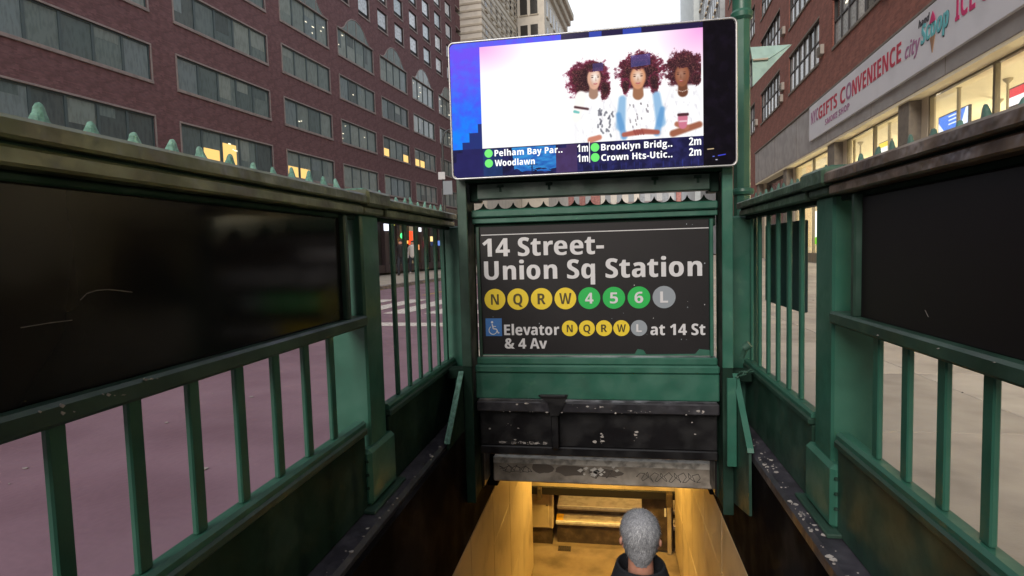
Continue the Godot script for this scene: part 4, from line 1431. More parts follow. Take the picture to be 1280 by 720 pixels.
	var rng := RandomNumberGenerator.new()
	rng.seed = 5 if left else 6
	while z < 4.1:
		var o := hang("crest_tooth", teeth[rng.randi() % 5], cm[rng.randi() % 3], t, Vector3(s * 0.856, 0.220, z) - t.position)
		o.rotation = Vector3(rng.randf_range(-0.14, 0.14), rng.randf_range(-0.12, 0.12), rng.randf_range(-0.12, 0.12))
		o.scale.y = rng.randf_range(0.62, 0.95)
		z += 0.0985
	z = 0.87
	while z > -0.16:
		var o := hang("crest_tooth", teeth[rng.randi() % 5], cm[rng.randi() % 3], t, Vector3(s * 0.856, 0.220, z) - t.position)
		o.rotation = Vector3(rng.randf_range(-0.14, 0.14), rng.randf_range(-0.12, 0.12), rng.randf_range(-0.12, 0.12))
		o.scale.y = rng.randf_range(0.62, 0.95)
		z -= 0.0985
	if not left:
		var n := tag(put("notice_board", bx(0.90, 0.925, -0.30, 0.095, -0.1, 0.478, 0.004), surf(c8(24, 58, 60), 0.5, {"seed": 54, "vary": 0.15, "scale": 1.5})), "dark sheet hung on the outside of the store-side railing, behind its bars", "board")
		n.set_meta("category", "board")

func build_rear_railing() -> void:
	var t := thing("rear_railing", "short green toothed rail across the back of the stairwell, above the station sign", "railing", Vector3(0, -0.8, -0.1), "green railings around the stairwell")
	put("cap_moulding", bx(-0.645, 0.645, 0.152, 0.182, -0.10, 0.0, 0.004), M.green, t)
	put("cap", bx(-0.645, 0.645, 0.184, 0.226, -0.12, 0.018, 0.007), M.green, t)
	put("back_plate", bx(-0.64, 0.64, 0.10, 0.152, -0.09, -0.03, 0.004), M.green_dark, t)
	# cusps between round scallops
	var p := PackedVector2Array()
	var w := 0.0835
	for i in 13:
		var a := float(i) / 12 - 0.5
		var x := a * w
		var y := 0.006
		var e := w * 0.5 - absf(x)
		# circle scallops centred half a pitch either side
		var rr := w * 0.47
		var dx := minf(absf(absf(x) - w * 0.5), rr)
		y = 0.038 - sqrt(maxf(rr * rr - dx * dx, 0.0)) * 0.82
		p.append(Vector2(x, maxf(0.006, y)))
	p.append(Vector2(w * 0.5, 0.0))
	p.append(Vector2(-w * 0.5, 0.0))
	var cusp := MB.new().prism(p, "z", -0.008, 0.008).mesh()
	for k in 15:
		hang("crest_tooth", cusp, M.green_dark, t, Vector3(-0.588 + k * 0.0838, 0.2262, -0.05) - t.position)

# ------------------------------------------------------------------ frame that carries the sign and the screen
func build_sign_frame() -> void:
	var t := thing("sign_frame", "green steel frame holding the station sign and the screen above the stairs", "frame", Vector3(0, COPE, 0))
	for s in [-1.0, 1.0]:
		# channel column: front flange, web and rear flange
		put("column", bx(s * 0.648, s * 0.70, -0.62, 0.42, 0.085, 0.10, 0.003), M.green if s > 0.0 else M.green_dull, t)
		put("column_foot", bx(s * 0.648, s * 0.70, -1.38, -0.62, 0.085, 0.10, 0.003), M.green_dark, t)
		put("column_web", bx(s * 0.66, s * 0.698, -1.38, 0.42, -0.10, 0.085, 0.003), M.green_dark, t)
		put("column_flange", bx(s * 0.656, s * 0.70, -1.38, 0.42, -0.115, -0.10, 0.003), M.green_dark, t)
		# brace plate beside the stairs
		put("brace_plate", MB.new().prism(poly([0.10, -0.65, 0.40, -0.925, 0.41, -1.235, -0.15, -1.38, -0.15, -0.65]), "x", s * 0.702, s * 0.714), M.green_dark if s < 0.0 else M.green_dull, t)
		put("brace_edge", MB.new().prism(poly([0.10, -0.645, 0.405, -0.922, 0.415, -0.94, 0.115, -0.668]), "x", s * 0.694, s * 0.722), M.crest if s < 0.0 else M.green, t)  # left edge paler: light on the plate edge put into its colour
		put("bracket", bx(s * 0.70, s * 0.80, -0.70, -0.64, -0.02, 0.06, 0.006), M.green_dark, t)
	put("flat_bar", bx(0.655, 0.700, -1.10, -0.655, 0.155, 0.172, 0.003), M.green, t)
	put("clamp", MB.new().bar(Vector3(0.735, -0.56, 0.12), Vector3(0.75, -0.50, 0.15), 0.012).bar(Vector3(0.74, -0.51, 0.145), Vector3(0.765, -0.488, 0.155), 0.02), M.crest_dark, t)
	# wires at the foot of the right column
	var rng := RandomNumberGenerator.new()
	rng.seed = 3
	var w := MB.new()
	for k in 5:
		var p := Vector3(0.705, -0.66, 0.12)
		for i in 5:
			var q := p + Vector3(rng.randf_range(0.002, 0.022), rng.randf_range(-0.004, 0.018), rng.randf_range(-0.01, 0.02))
			w.bar(p, q, 0.003, 0.003, 5)
			p = q
	put("cable", w, M.crest_dark, t)
	# beam that carries the screen, recessed underside plate
	put("screen_beam", bx(-0.60, 0.60, 0.278, 0.362, -0.02, 0.06, 0.005), M.green_dull, t)
	put("screen_shelf", bx(-0.648, 0.648, 0.362, 0.378, -0.10, 0.12, 0.003), M.green_dark, t)
	put("beam_end", bx(-0.648, -0.60, 0.27, 0.37, -0.09, 0.02, 0.004), M.green_dark, t)
	put("beam_end", bx(0.60, 0.648, 0.27, 0.37, -0.09, 0.02, 0.004), M.green_dark, t)
	for x in [-0.47, -0.21, 0.33, 0.54]:
		var b := MB.new()
		b.box(x - 0.018, x + 0.018, 0.338, 0.352, 0.06, 0.066, 0.002)
		b.box(x - 0.006, x + 0.006, 0.315, 0.338, 0.06, 0.064, 0.001)
		put("bolt_mark", b, M.green_dark, t)
	# green beam under the sign
	put("lower_beam", bx(-0.648, 0.648, -0.815, -0.668, -0.05, 0.02, 0.006), M.green, t)
	put("beam_lip", bx(-0.648, 0.648, -0.668, -0.625, -0.05, 0.032, 0.008), M.green, t)
	put("beam_top", bx(-0.64, 0.64, -0.625, -0.585, -0.05, 0.012, 0.006), M.green, t)

# ------------------------------------------------------------------ station sign
func build_station_sign() -> void:
	var t := thing("station_sign", "black station sign with white lettering and coloured route discs between the green columns", "sign", Vector3(0, -0.585, -0.02))
	put("panel", bx(-0.605, 0.603, -0.575, 0.135, -0.03, 0.0, 0.003), M.board_sign, t)
	put("edge_strip", bx(0.604, 0.622, -0.58, 0.135, -0.03, 0.008, 0.003), M.green, t)
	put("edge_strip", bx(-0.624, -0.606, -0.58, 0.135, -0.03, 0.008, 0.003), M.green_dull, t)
	put("paint_smear", MB.new().prism(poly([-0.605, -0.575, 0.602, -0.575, 0.602, -0.545, 0.55, -0.54, 0.53, -0.565, 0.28, -0.568, 0.265, -0.545, 0.235, -0.54, 0.22, -0.566, -0.605, -0.569]), "z", 0.0, 0.002), M.green, t)
	put("white_line", bx(-0.596, 0.601, 0.087, 0.0915, 0.0, 0.0015, 0.0), M.sign_white, t)
	var face := Node3D.new()
	face.name = "sign_face"
	t.add_child(face)
	face.position = -t.position
	var W: Material = M.sign_white
	letter("14 Street-", -0.590, -0.029, 0.0, 0.098, 0.657, W, face, "lettering", 0.002, 0.0, 0.009)
	letter("Union Sq Station", -0.584, -0.157, 0.0, 0.1, 1.15, W, face, "lettering", 0.002, 0.0, 0.009)
	var names := ["N", "Q", "R", "W", "4", "5", "6", "L"]
	var xs := [-0.529, -0.401, -0.271, -0.142, -0.0145, 0.1155, 0.2455, 0.3745]
	var big := disc(0.0585, 0.0015).mesh()
	for i in 8:
		var c: Material = M.sign_yellow if i < 4 else (M.sign_green if i < 7 else M.sign_grey)
		hang("route_disc", big, c, face, Vector3(xs[i], -0.265, 0.0))
		var wd: float = [0.044, 0.052, 0.044, 0.066, 0.044, 0.042, 0.044, 0.04][i]
		letter(names[i], xs[i] - wd * 0.5, -0.265 - 0.029, 0.0015, 0.058, wd, M.sign_ink if i < 4 else W, face)
	var small := disc(0.0425, 0.0015).mesh()
	var xs2 := [-0.122, -0.030, 0.061, 0.1525, 0.244]
	for i in 5:
		hang("route_disc", small, M.sign_yellow if i < 4 else M.sign_grey, face, Vector3(xs2[i], -0.4275, 0.0))
		var wd: float = [0.032, 0.038, 0.032, 0.046, 0.028][i]
		letter(["N", "Q", "R", "W", "L"][i], xs2[i] - wd * 0.5, -0.4275 - 0.02, 0.0015, 0.04, wd, M.sign_ink if i < 4 else W, face)
	letter("Elevator", -0.482, -0.463, 0.0, 0.058, 0.302, W, face, "lettering", 0.002, 0.0, 0.009)
	letter("& 4 Av", -0.481, -0.538, 0.0, 0.056, 0.234, W, face, "lettering", 0.002, 0.0, 0.009)
	letter("at 14 St", 0.303, -0.465, 0.0, 0.058, 0.277, W, face, "lettering", 0.002, 0.0, 0.009)
	# wheelchair symbol
	hang("symbol_plate", MB.new().box(-0.586, -0.495, -0.468, -0.370, 0.0, 0.0015, 0.0), M.sign_blue, face)
	var m := MB.new()
	var o := Vector3(-0.545, -0.436, 0.0015)
	var pr := Vector3()
	for i in 15:
		var a := deg_to_rad(120.0 + i * 17.0)
		var p := o + Vector3(cos(a) * 0.0225, sin(a) * 0.0225, 0)
		if i > 0:
			m.bar(pr, p, 0.0026, 0.0026, 6)
		pr = p
	m.bar(o + Vector3(-0.004, 0.034, 0), o + Vector3(0.002, 0.008, 0), 0.004, 0.004, 6)
	m.bar(o + Vector3(0.002, 0.008, 0), o + Vector3(0.020, 0.006, 0), 0.0034, 0.0034, 6)
	m.bar(o + Vector3(0.020, 0.006, 0), o + Vector3(0.029, -0.016, 0), 0.003, 0.003, 6)
	m.bar(o + Vector3(0.029, -0.016, 0), o + Vector3(0.036, -0.013, 0), 0.0026, 0.0026, 6)
	m.bar(o + Vector3(-0.002, 0.022, 0), o + Vector3(0.017, 0.021, 0), 0.0026, 0.0026, 6)
	m.bar(o + Vector3(-0.004, 0.045, -0.001), o + Vector3(-0.004, 0.045, 0.0015), 0.0065, 0.0065, 14)
	hang("wheelchair_symbol", m, W, face)
	# small scuffs
	var rng := RandomNumberGenerator.new()
	rng.seed = 19
	for i in 26:
		var x := rng.randf_range(0.2, 0.58) if i < 18 else rng.randf_range(-0.55, 0.2)
		var y := rng.randf_range(-0.5, 0.12)
		if y > -0.18 and y < 0.08 and x < 0.57:
			continue
		var r := rng.randf_range(0.0015, 0.005)
		hang("scuff", MB.new().prism(poly([x, y, x + r, y + r * 0.4, x + r * 0.7, y + r * 1.8, x - r * 0.4, y + r]), "z", 0.0, 0.0008), M.sign_grey if i % 3 else W, face)

# ------------------------------------------------------------------ display screen
var pic: Image
func px(x: float) -> float: return (x + 0.69) / 1.385 * 1024.0
func py(y: float) -> float: return (1.055 - y) / 0.672 * 496.0

func blot(cx: float, cy: float, rx: float, ry: float, c: Color, a := 1.0, soft := 0.0) -> void:
	for yy in range(maxi(0, int(cy - ry)), mini(496, int(cy + ry) + 2)):
		for xx in range(maxi(0, int(cx - rx)), mini(1024, int(cx + rx) + 2)):
			var d := Vector2((xx + 0.5 - cx) / rx, (yy + 0.5 - cy) / ry).length()
			if d < 1.0:
				var k := a if soft <= 0.0 else a * clampf((1.0 - d) / soft, 0.0, 1.0)
				pic.set_pixel(xx, yy, pic.get_pixel(xx, yy).lerp(c, k))

func draw_poly(pts: Array, c: Color, a := 1.0) -> void:
	var p := poly(pts)
	var lo := p[0]
	var hi := p[0]
	for q in p:
		lo = lo.min(q); hi = hi.max(q)
	for yy in range(maxi(0, int(lo.y)), mini(495, int(hi.y)) + 1):
		for xx in range(maxi(0, int(lo.x)), mini(1023, int(hi.x)) + 1):
			if Geometry2D.is_point_in_polygon(Vector2(xx + 0.5, yy + 0.5), p):
				pic.set_pixel(xx, yy, pic.get_pixel(xx, yy).lerp(c, a))

func capsule(ax: float, ay: float, bx_: float, by: float, r0: float, r1: float, c: Color, soft := 3.0, a := 1.0) -> void:
	var p := Vector2(ax, ay)
	var d := Vector2(bx_, by) - p
	var m := maxf(r0, r1) + soft
	for yy in range(maxi(0, int(minf(ay, by) - m)), mini(495, int(maxf(ay, by) + m)) + 1):
		for xx in range(maxi(0, int(minf(ax, bx_) - m)), mini(1023, int(maxf(ax, bx_) + m)) + 1):
			var q := Vector2(xx + 0.5, yy + 0.5) - p
			var h := clampf(q.dot(d) / maxf(d.length_squared(), 0.001), 0.0, 1.0)
			var e := (q - d * h).length() - lerpf(r0, r1, h)
			var k := clampf(0.5 - e / soft, 0.0, 1.0) * a
			if k > 0.0:
				pic.set_pixel(xx, yy, pic.get_pixel(xx, yy).lerp(c, k))

# curly hair: ridged noise gives ringlets, thinner towards a ragged rim
func curls(cx: float, cy: float, rx: float, ry: float, drop: float, red: float, seed_: int) -> void:
	var n1 := noise(0.075, seed_, FastNoiseLite.TYPE_SIMPLEX_SMOOTH, 2)
	var n2 := noise(0.03, seed_ + 1, FastNoiseLite.TYPE_SIMPLEX_SMOOTH, 2)
	var n3 := noise(0.16, seed_ + 2, FastNoiseLite.TYPE_SIMPLEX_SMOOTH, 1)
	for yy in range(maxi(20, int(cy - ry * 1.3)), int(cy + ry * (1.3 + drop))):
		for xx in range(int(cx - rx * 1.3), mini(910, int(cx + rx * 1.3))):
			var dx := (xx - cx) / rx
			var dy := (yy - cy) / ry
			if dy > 0.0:
				dy /= 1.0 + drop
				dx *= 1.0 + dy * 0.12
			var d := Vector2(dx, dy).length() + n2.get_noise_2d(xx, yy) * 0.22 + n1.get_noise_2d(xx, yy) * 0.10
			var ring := absf(n1.get_noise_2d(xx * 1.2 + n2.get_noise_2d(xx, yy) * 14.0, yy))
			var cover := clampf((1.0 - d) * 6.0 + (0.25 - ring) * 1.6, 0.0, 1.0)
			if cover <= 0.0:
				continue
			var base := c8(58, 32, 36).lerp(c8(146, 92, 84), clampf((0.16 - ring) * 5.0 + n3.get_noise_2d(xx, yy) * 0.3, 0.0, 0.75))
			base = base.lerp(c8(176, 40, 92), clampf((d - 0.55) * 1.9, 0.0, 1.0) * red)
			base = base.lerp(c8(28, 18, 26), clampf(0.5 - d, 0.0, 0.5))
			pic.set_pixel(xx, yy, pic.get_pixel(xx, yy).lerp(base, cover))

func face_print(fx: float, fy: float, rx: float, ry: float, c: Color, turn: float, lit: float) -> void:
	capsule(fx - turn * 0.2, fy + ry * 0.5, fx - turn * 0.3, fy + ry * 1.45, rx * 0.52, rx * 0.62, c.darkened(0.25), 5.0)
	blot(fx, fy, rx, ry, c, 1.0, 0.22)
	blot(fx + turn * 0.15, fy + ry * 0.45, rx * 0.72, ry * 0.62, c, 1.0, 0.25)
	blot(fx - turn * 0.6, fy + ry * 0.25, rx * 0.5, ry * 0.7, c.darkened(0.2), 0.5, 0.9)
	blot(fx + turn * 0.4, fy - ry * 0.05, rx * 0.75, ry * 0.75, Color(1, 0.98, 0.95), lit, 0.9)
	for e in [-0.38, 0.40]:
		blot(fx + turn * 0.5 + e * rx, fy - ry * 0.08, rx * 0.2, ry * 0.07, c8(52, 28, 26), 0.85, 0.7)
		blot(fx + turn * 0.5 + e * rx, fy - ry * 0.24, rx * 0.26, ry * 0.05, c8(70, 42, 36), 0.6, 0.8)
	capsule(fx + turn * 0.62, fy - ry * 0.05, fx + turn * 0.75, fy + ry * 0.22, 1.0, 3.0, c.darkened(0.25), 4.0, 0.5)
	blot(fx + turn * 0.55, fy + ry * 0.5, rx * 0.34, ry * 0.1, c8(172, 74, 76), 0.8, 0.5)
	blot(fx + turn * 0.55, fy + ry * 0.47, rx * 0.24, ry * 0.03, c8(250, 240, 236), 0.6, 0.5)

func screen_picture() -> ImageTexture:
	pic = Image.create(1024, 496, false, Image.FORMAT_RGB8)
	var rng := RandomNumberGenerator.new()
	rng.seed = 99
	var nz := noise(0.02, 4)
	var xr := px(0.545)
	var xl := px(-0.535)
	var yt := py(1.03)
	var yb := py(0.525)
	for y in 496:
		for x in 1024:
			var c: Color
			var n := nz.get_noise_2d(x, y)
			if x > xr + 2:
				c = c8(8, 6, 10).lerp(c8(20, 14, 26), clampf(n + 0.2, 0.0, 1.0))
			elif y > yt and y < yb and x > xl:
				# bright advertisement, pink towards its corners
				var e := minf(Vector2((x - xl) / 190.0, (y - yt) / 110.0).length(), Vector2((xr - x) / 170.0, (y - yt) / 150.0).length())
				c = Color(1, 1, 1).lerp(c8(246, 150, 226), clampf(1.0 - e, 0.0, 1.0) * 0.8)
			elif y <= yt:
				c = c8(92, 66, 236).lerp(c8(60, 92, 240), clampf(0.5 + n, 0.0, 1.0)) if x < 420 else c8(36, 28, 66)
				if x > 520 and x < 566 or x > 640 and x < 706:
					c = c8(50, 70, 170)
			elif y >= yb:
				c = c8(40, 40, 92).lerp(c8(24, 24, 58), clampf(0.5 + n * 1.4, 0.0, 1.0))
			else:
				var f := clampf((y - 40.0) / 330.0, 0.0, 1.0)
				c = c8(96, 60, 240).lerp(c8(24, 132, 250), clampf(f + n * 0.4, 0.0, 1.0))
			pic.set_pixel(x, y, c)
	# block shapes at the lower left and the sky-blue patch along the foot
	# stepped dark shapes and a sky-blue patch along the foot, streaked as on a wet screen
	var sk := c8(38, 36, 92)
	draw_poly([0, 496, 0, 440, 14, 440, 14, 404, 38, 404, 38, 366, 66, 366, 66, 332, 100, 332, 100, 300, xl, 300, xl, 496], sk, 0.85)
	draw_poly([xl + 2, yb + 4, 190, yb + 4, 190, 496, xl + 2, 496], c8(34, 70, 120), 0.6)
	for yy in range(int(yb) + 4, 496):
		for xx in range(200, 480):
			var n := nz.get_noise_2d(xx * 0.8, yy * 2.4)
			if xx < 392 and xx > 226 + (yy - yb) * 0.1 and yy < 480 + n * 20.0:
				pic.set_pixel(xx, yy, pic.get_pixel(xx, yy).lerp(c8(58, 166, 240).lerp(c8(36, 96, 190), clampf(n + 0.35, 0.0, 1.0)), 0.85))
			elif xx >= 392 and yy > yb + 14 - (30 if xx > 430 else 0) and xx < 470:
				pic.set_pixel(xx, yy, pic.get_pixel(xx, yy).lerp(c8(88, 62, 104), 0.7))
	for i in 26:
		var x := rng.randf_range(470, 900)
		capsule(x, rng.randf_range(470, 480), x, 494, 1.0, 1.0, c8(60, 80, 190), 3.0, 0.35)
	capsule(302, 484, 302, 440, 2.5, 1.5, c8(24, 40, 84), 3.0, 0.9)
	capsule(286, 462, 322, 460, 1.5, 1.5, c8(24, 40, 84), 3.0, 0.8)
	for q in [[930, 440, 950, 439, c8(250, 220, 170)], [948, 466, 952, 466, c8(120, 140, 255)], [958, 478, 962, 478, c8(230, 230, 255)], [966, 464, 990, 461, c8(80, 90, 255)]]:
		capsule(q[0], q[1], q[2], q[3], 1.6, 1.6, q[4], 3.0)
	# three women with big curls, overexposed tops, denim sleeves
	var fold := noise(0.035, 61)
	curls(514, 162, 84, 70, 0.35, 0.8, 11)
	curls(850, 152, 72, 66, 0.3, 0.3, 31)
	curls(698, 152, 88, 72, 0.32, 0.6, 21)
	# tops: white cloth with faint grey folds
	for q in [[540, 300, 74, 108], [846, 300, 70, 100], [694, 300, 76, 110]]:
		for yy in range(200, 392):
			for xx in range(q[0] - q[2] - 24, mini(910, q[0] + q[2] + 24)):
				var w: float = q[2] * (0.62 + 0.5 * clampf((yy - 205.0) / 90.0, 0.0, 1.0))
				var e: float = (w - absf(xx - q[0])) / 8.0
				var k := clampf(e, 0.0, 1.0) * clampf((yy - 206.0) / 10.0, 0.0, 1.0)
				if k > 0.0:
					var f := clampf(fold.get_noise_2d(xx * 1.4, yy * 0.7) * 1.5 - 0.25, 0.0, 1.0)
					var edge := clampf(1.0 - (w - absf(xx - q[0])) / 22.0, 0.0, 1.0)
					pic.set_pixel(xx, yy, pic.get_pixel(xx, yy).lerp(Color(1, 1, 1).lerp(c8(196, 190, 204), f * 0.6 + edge * 0.25), k))
	face_print(536, 164, 27, 40, c8(226, 176, 150), 9.0, 0.95)
	face_print(692, 172, 31, 42, c8(214, 150, 112), 0.0, 0.75)
	face_print(845, 176, 28, 41, c8(150, 92, 66), -7.0, 0.22)
	# hair that falls over brow and shoulders
	curls(538, 122, 36, 16, 0.3, 0.3, 12)
	curls(694, 126, 40, 17, 0.3, 0.3, 22)
	curls(848, 130, 36, 18, 0.2, 0.1, 32)
	curls(574, 204, 20, 34, 0.3, 0.5, 13)
	curls(648, 196, 17, 30, 0.3, 0.8, 23)
	curls(748, 192, 20, 34, 0.3, 0.6, 24)
	curls(892, 190, 18, 26, 0.2, 0.2, 33)
	# first: bare shoulder, dark band, checked sleeve
	capsule(488, 226, 470, 300, 20, 17, Color(1, 0.98, 0.96), 6.0)
	capsule(466, 262, 512, 272, 4, 4, c8(84, 52, 56), 5.0)
	capsule(464, 278, 478, 282, 5, 4, c8(120, 196, 190), 4.0)
	for i in 26:
		var x := rng.randf_range(546, 604)
		var y := rng.randf_range(270, 372)
		capsule(x, y, x + rng.randf_range(-5, 5), y + rng.randf_range(4, 11), 2.5, 3.5, c8(92, 92, 104), 4.0, 0.75)
	capsule(520, 384, 552, 376, 11, 9, c8(206, 134, 112), 6.0)
	# second: denim sleeves, joined hands
	capsule(636, 246, 628, 340, 13, 17, c8(150, 190, 224), 9.0)
	capsule(622, 300, 640, 378, 9, 12, c8(96, 152, 204), 8.0, 0.8)
	capsule(756, 240, 770, 336, 13, 17, c8(150, 190, 224), 9.0)
	capsule(776, 290, 756, 372, 9, 12, c8(96, 152, 204), 8.0, 0.8)
	for i in 15:
		var x := rng.randf_range(662, 726)
		var y := rng.randf_range(262, 346)
		capsule(x, y, x + 1, y + rng.randf_range(3, 10), 2.0, 2.0, c8(110, 100, 108), 3.0, 0.7)
	capsule(640, 372, 690, 366, 8, 10, c8(176, 98, 82), 6.0)
	capsule(758, 370, 704, 364, 8, 10, c8(168, 92, 78), 6.0)
	for i in 4:
		capsule(676 + i * 9, 360, 682 + i * 9, 374, 3.5, 3.0, c8(150, 74, 66), 3.0, 0.8)
	# third: necklace, forearm, small tub in the hands
	for i in 9:
		blot(824 + i * 5.4, 226 + absf(i - 4.0) * -1.6 + 8, 2.6, 2.6, c8(214, 190, 176), 0.9, 0.4)
	capsule(812, 378, 902, 352, 12, 11, c8(158, 98, 74), 7.0)
	capsule(826, 346, 858, 360, 9, 10, c8(176, 112, 88), 6.0)
	capsule(846, 326, 846, 350, 17, 14, c8(206, 120, 142), 5.0)
	capsule(832, 314, 862, 314, 5, 5, c8(78, 44, 50), 4.0)
	capsule(836, 337, 858, 337, 3, 3, c8(246, 226, 230), 3.0, 0.7)
	# failing tiles of the display show blue over the hair
	draw_poly([668, 96, 736, 92, 736, 132, 668, 136], c8(80, 84, 160), 0.6)
	draw_poly([532, 112, 570, 112, 570, 140, 532, 140], c8(80, 80, 156), 0.5)
	return ImageTexture.create_from_image(pic)

func build_screen() -> void:
	var t := thing("display_screen", "wide lit display screen with an advertisement and train times on top of the green columns", "screen", Vector3(0, 0.383, 0.1))
	var x0 := -0.69
	var x1 := 0.695
	var y0 := 0.383
	var y1 := 1.055
	var rnd := PackedVector2Array()
	var rad := 0.025
	for q in [[x1 - rad, y0 + rad, -90], [x1 - rad, y1 - rad, 0], [x0 + rad, y1 - rad, 90], [x0 + rad, y0 + rad, 180]]:
		for i in 7:
			var a := deg_to_rad(q[2] + i * 15.0)
			rnd.append(Vector2(q[0] + cos(a) * rad, q[1] + sin(a) * rad))
	var grown := PackedVector2Array()
	for p in rnd:
		grown.append(p + (p - Vector2((x0 + x1) / 2, (y0 + y1) / 2)).sign() * 0.006)
	put("housing", MB.new().prism(rnd, "z", 0.03, 0.17), M.bezel, t)
	var tr := MB.new()
	for i in grown.size():
		tr.bar(Vector3(grown[i].x, grown[i].y, 0.176), Vector3(grown[(i + 1) % grown.size()].x, grown[(i + 1) % grown.size()].y, 0.176), 0.0055, 0.0055, 6)
	put("trim", tr, M.trim, t)
	put("back_rim", MB.new().prism(grown, "z", 0.05, 0.168), M.trim, t)
	var face := StandardMaterial3D.new()
	face.albedo_color = c8(14, 13, 18)
	face.roughness = 0.12
	face.metallic_specular = 0.15
	face.emission_enabled = true
	face.emission = Color.WHITE
	face.emission_operator = BaseMaterial3D.EMISSION_OP_MULTIPLY
	face.emission_texture = screen_picture()
	face.emission_energy_multiplier = 0.54
	var m := MB.new()
	m.has_uv = true
	# rounded picture face
	var c := Vector2((x0 + x1) / 2, (y0 + y1) / 2)
	for i in rnd.size():
		var a := rnd[i]
		var b := rnd[(i + 1) % rnd.size()]
		for p in [c, b, a]:
			m.v.append(Vector3(p.x, p.y, 0.180)); m.n.append(Vector3.BACK)
			m.uv.append(Vector2((p.x - x0) / (x1 - x0), (y1 - p.y) / (y1 - y0)))
	put("screen_face", m, face, t)
	var sf := Node3D.new()
	sf.name = "screen_text"
	t.add_child(sf)
	sf.position = -t.position
	var W := glow(Color(1, 1, 1), 0.6)
	var G := glow(c8(80, 220, 90), 0.6)
	var z := 0.1805
	letter("Pelham Bay Par..", -0.472, 0.482, z, 0.031, 0.345, W, sf, "screen_lettering", 0.001)
	letter("Woodlawn", -0.472, 0.432, z, 0.031, 0.205, W, sf, "screen_lettering", 0.001)
	letter("1m", -0.053, 0.480, z, 0.036, 0.053, W, sf, "screen_lettering", 0.001)
	letter("1m", -0.053, 0.431, z, 0.036, 0.053, W, sf, "screen_lettering", 0.001)
	letter("Brooklyn Bridg..", 0.064, 0.481, z, 0.031, 0.34, W, sf, "screen_lettering", 0.001)
	letter("Crown Hts-Utic..", 0.064, 0.430, z, 0.031, 0.34, W, sf, "screen_lettering", 0.001)
	letter("2m", 0.482, 0.482, z, 0.036, 0.056, W, sf, "screen_lettering", 0.001)
	letter("2m", 0.482, 0.432, z, 0.036, 0.056, W, sf, "screen_lettering", 0.001)
	var dd := disc(0.021, 0.001, 28).mesh()
	for q in [[-0.503, 0.498], [-0.503, 0.448], [0.034, 0.498], [0.034, 0.449]]:
		hang("screen_route_disc", dd, G, sf, Vector3(q[0], q[1], z))
	hang("screen_divider", MB.new().box(0.0055, 0.0085, 0.425, 0.528, z, z + 0.001, 0.0), W, sf)
	var al := AreaLight3D.new()
	al.name = "screen_light"
	t.add_child(al)
	al.area_size = Vector2(1.0, 0.5)
	al.light_color = c8(236, 226, 255)
	al.light_energy = 0.04
	al.area_normalize_energy = true
	al.shadow_enabled = true
	al.position = Vector3(0, 0.36, 0.10)
	al.rotation.y = PI

# ------------------------------------------------------------------ lamp post of the entrance
func build_lamp_post() -> void:
	var t := thing("lamp_post", "green iron lamp post standing behind the right column of the sign frame", "lamp post", Vector3(0.843, GY, -0.36))
	var o := Vector3(0.843, 0, -0.36)
	put("shaft", MB.new().lathe(o, [Vector2(0.048, GY), Vector2(0.045, 1.24)], 8, false), M.green, t)
	put("base", MB.new().lathe(o, [Vector2(0.13, GY), Vector2(0.13, GY + 0.08), Vector2(0.09, GY + 0.16), Vector2(0.07, GY + 0.4), Vector2(0.055, GY + 0.46), Vector2(0.048, GY + 0.5)], 8, false), M.green_dull, t)
	put("collar", MB.new().lathe(o, [Vector2(0.045, 0.275), Vector2(0.062, 0.28), Vector2(0.066, 0.295), Vector2(0.062, 0.31), Vector2(0.045, 0.315)], 16), M.green, t)
	put("collar", MB.new().lathe(o, [Vector2(0.045, 1.235), Vector2(0.058, 1.25), Vector2(0.06, 1.275), Vector2(0.05, 1.29), Vector2(0.05, 1.6), Vector2(0.03, 1.75), Vector2(0.06, 1.78), Vector2(0.1, 1.80)], 16), M.green, t)
	put("lamp_globe", MB.new().lathe(Vector3(o.x, 1.98, o.z), [Vector2(0.09, -0.18), Vector2(0.16, -0.12), Vector2(0.2, 0.0), Vector2(0.17, 0.11), Vector2(0.1, 0.18), Vector2(0.0, 0.2)], 20), M.sign_green, t)
	# pale folded plate fixed to the shaft
	var pale := surf(c8(150, 180, 172), 0.5, {"seed": 181, "vary": 0.12, "scale": 2.0})
	var p := put("corner_plate", MB.new().prism(poly([0.885, 1.003, 0.97, 1.000, 1.09, 1.072, 0.887, 0.862]), "z", -0.312, -0.302), pale, t)
	var q := MB.new()
	q.xf = Transform3D(Basis(Vector3.RIGHT, deg_to_rad(-30)), Vector3(0, 1.003, -0.302))
	q.prism(poly([0.884, 0.0, 0.97, -0.003, 1.092, 0.088, 0.884, 0.092]), "z", -0.004, 0.006)
	put("folded_flange", q, pale, p)
	put("fold_shade", bx(0.886, 0.965, 0.996, 1.006, -0.300, -0.290, 0.002), M.stain, p)

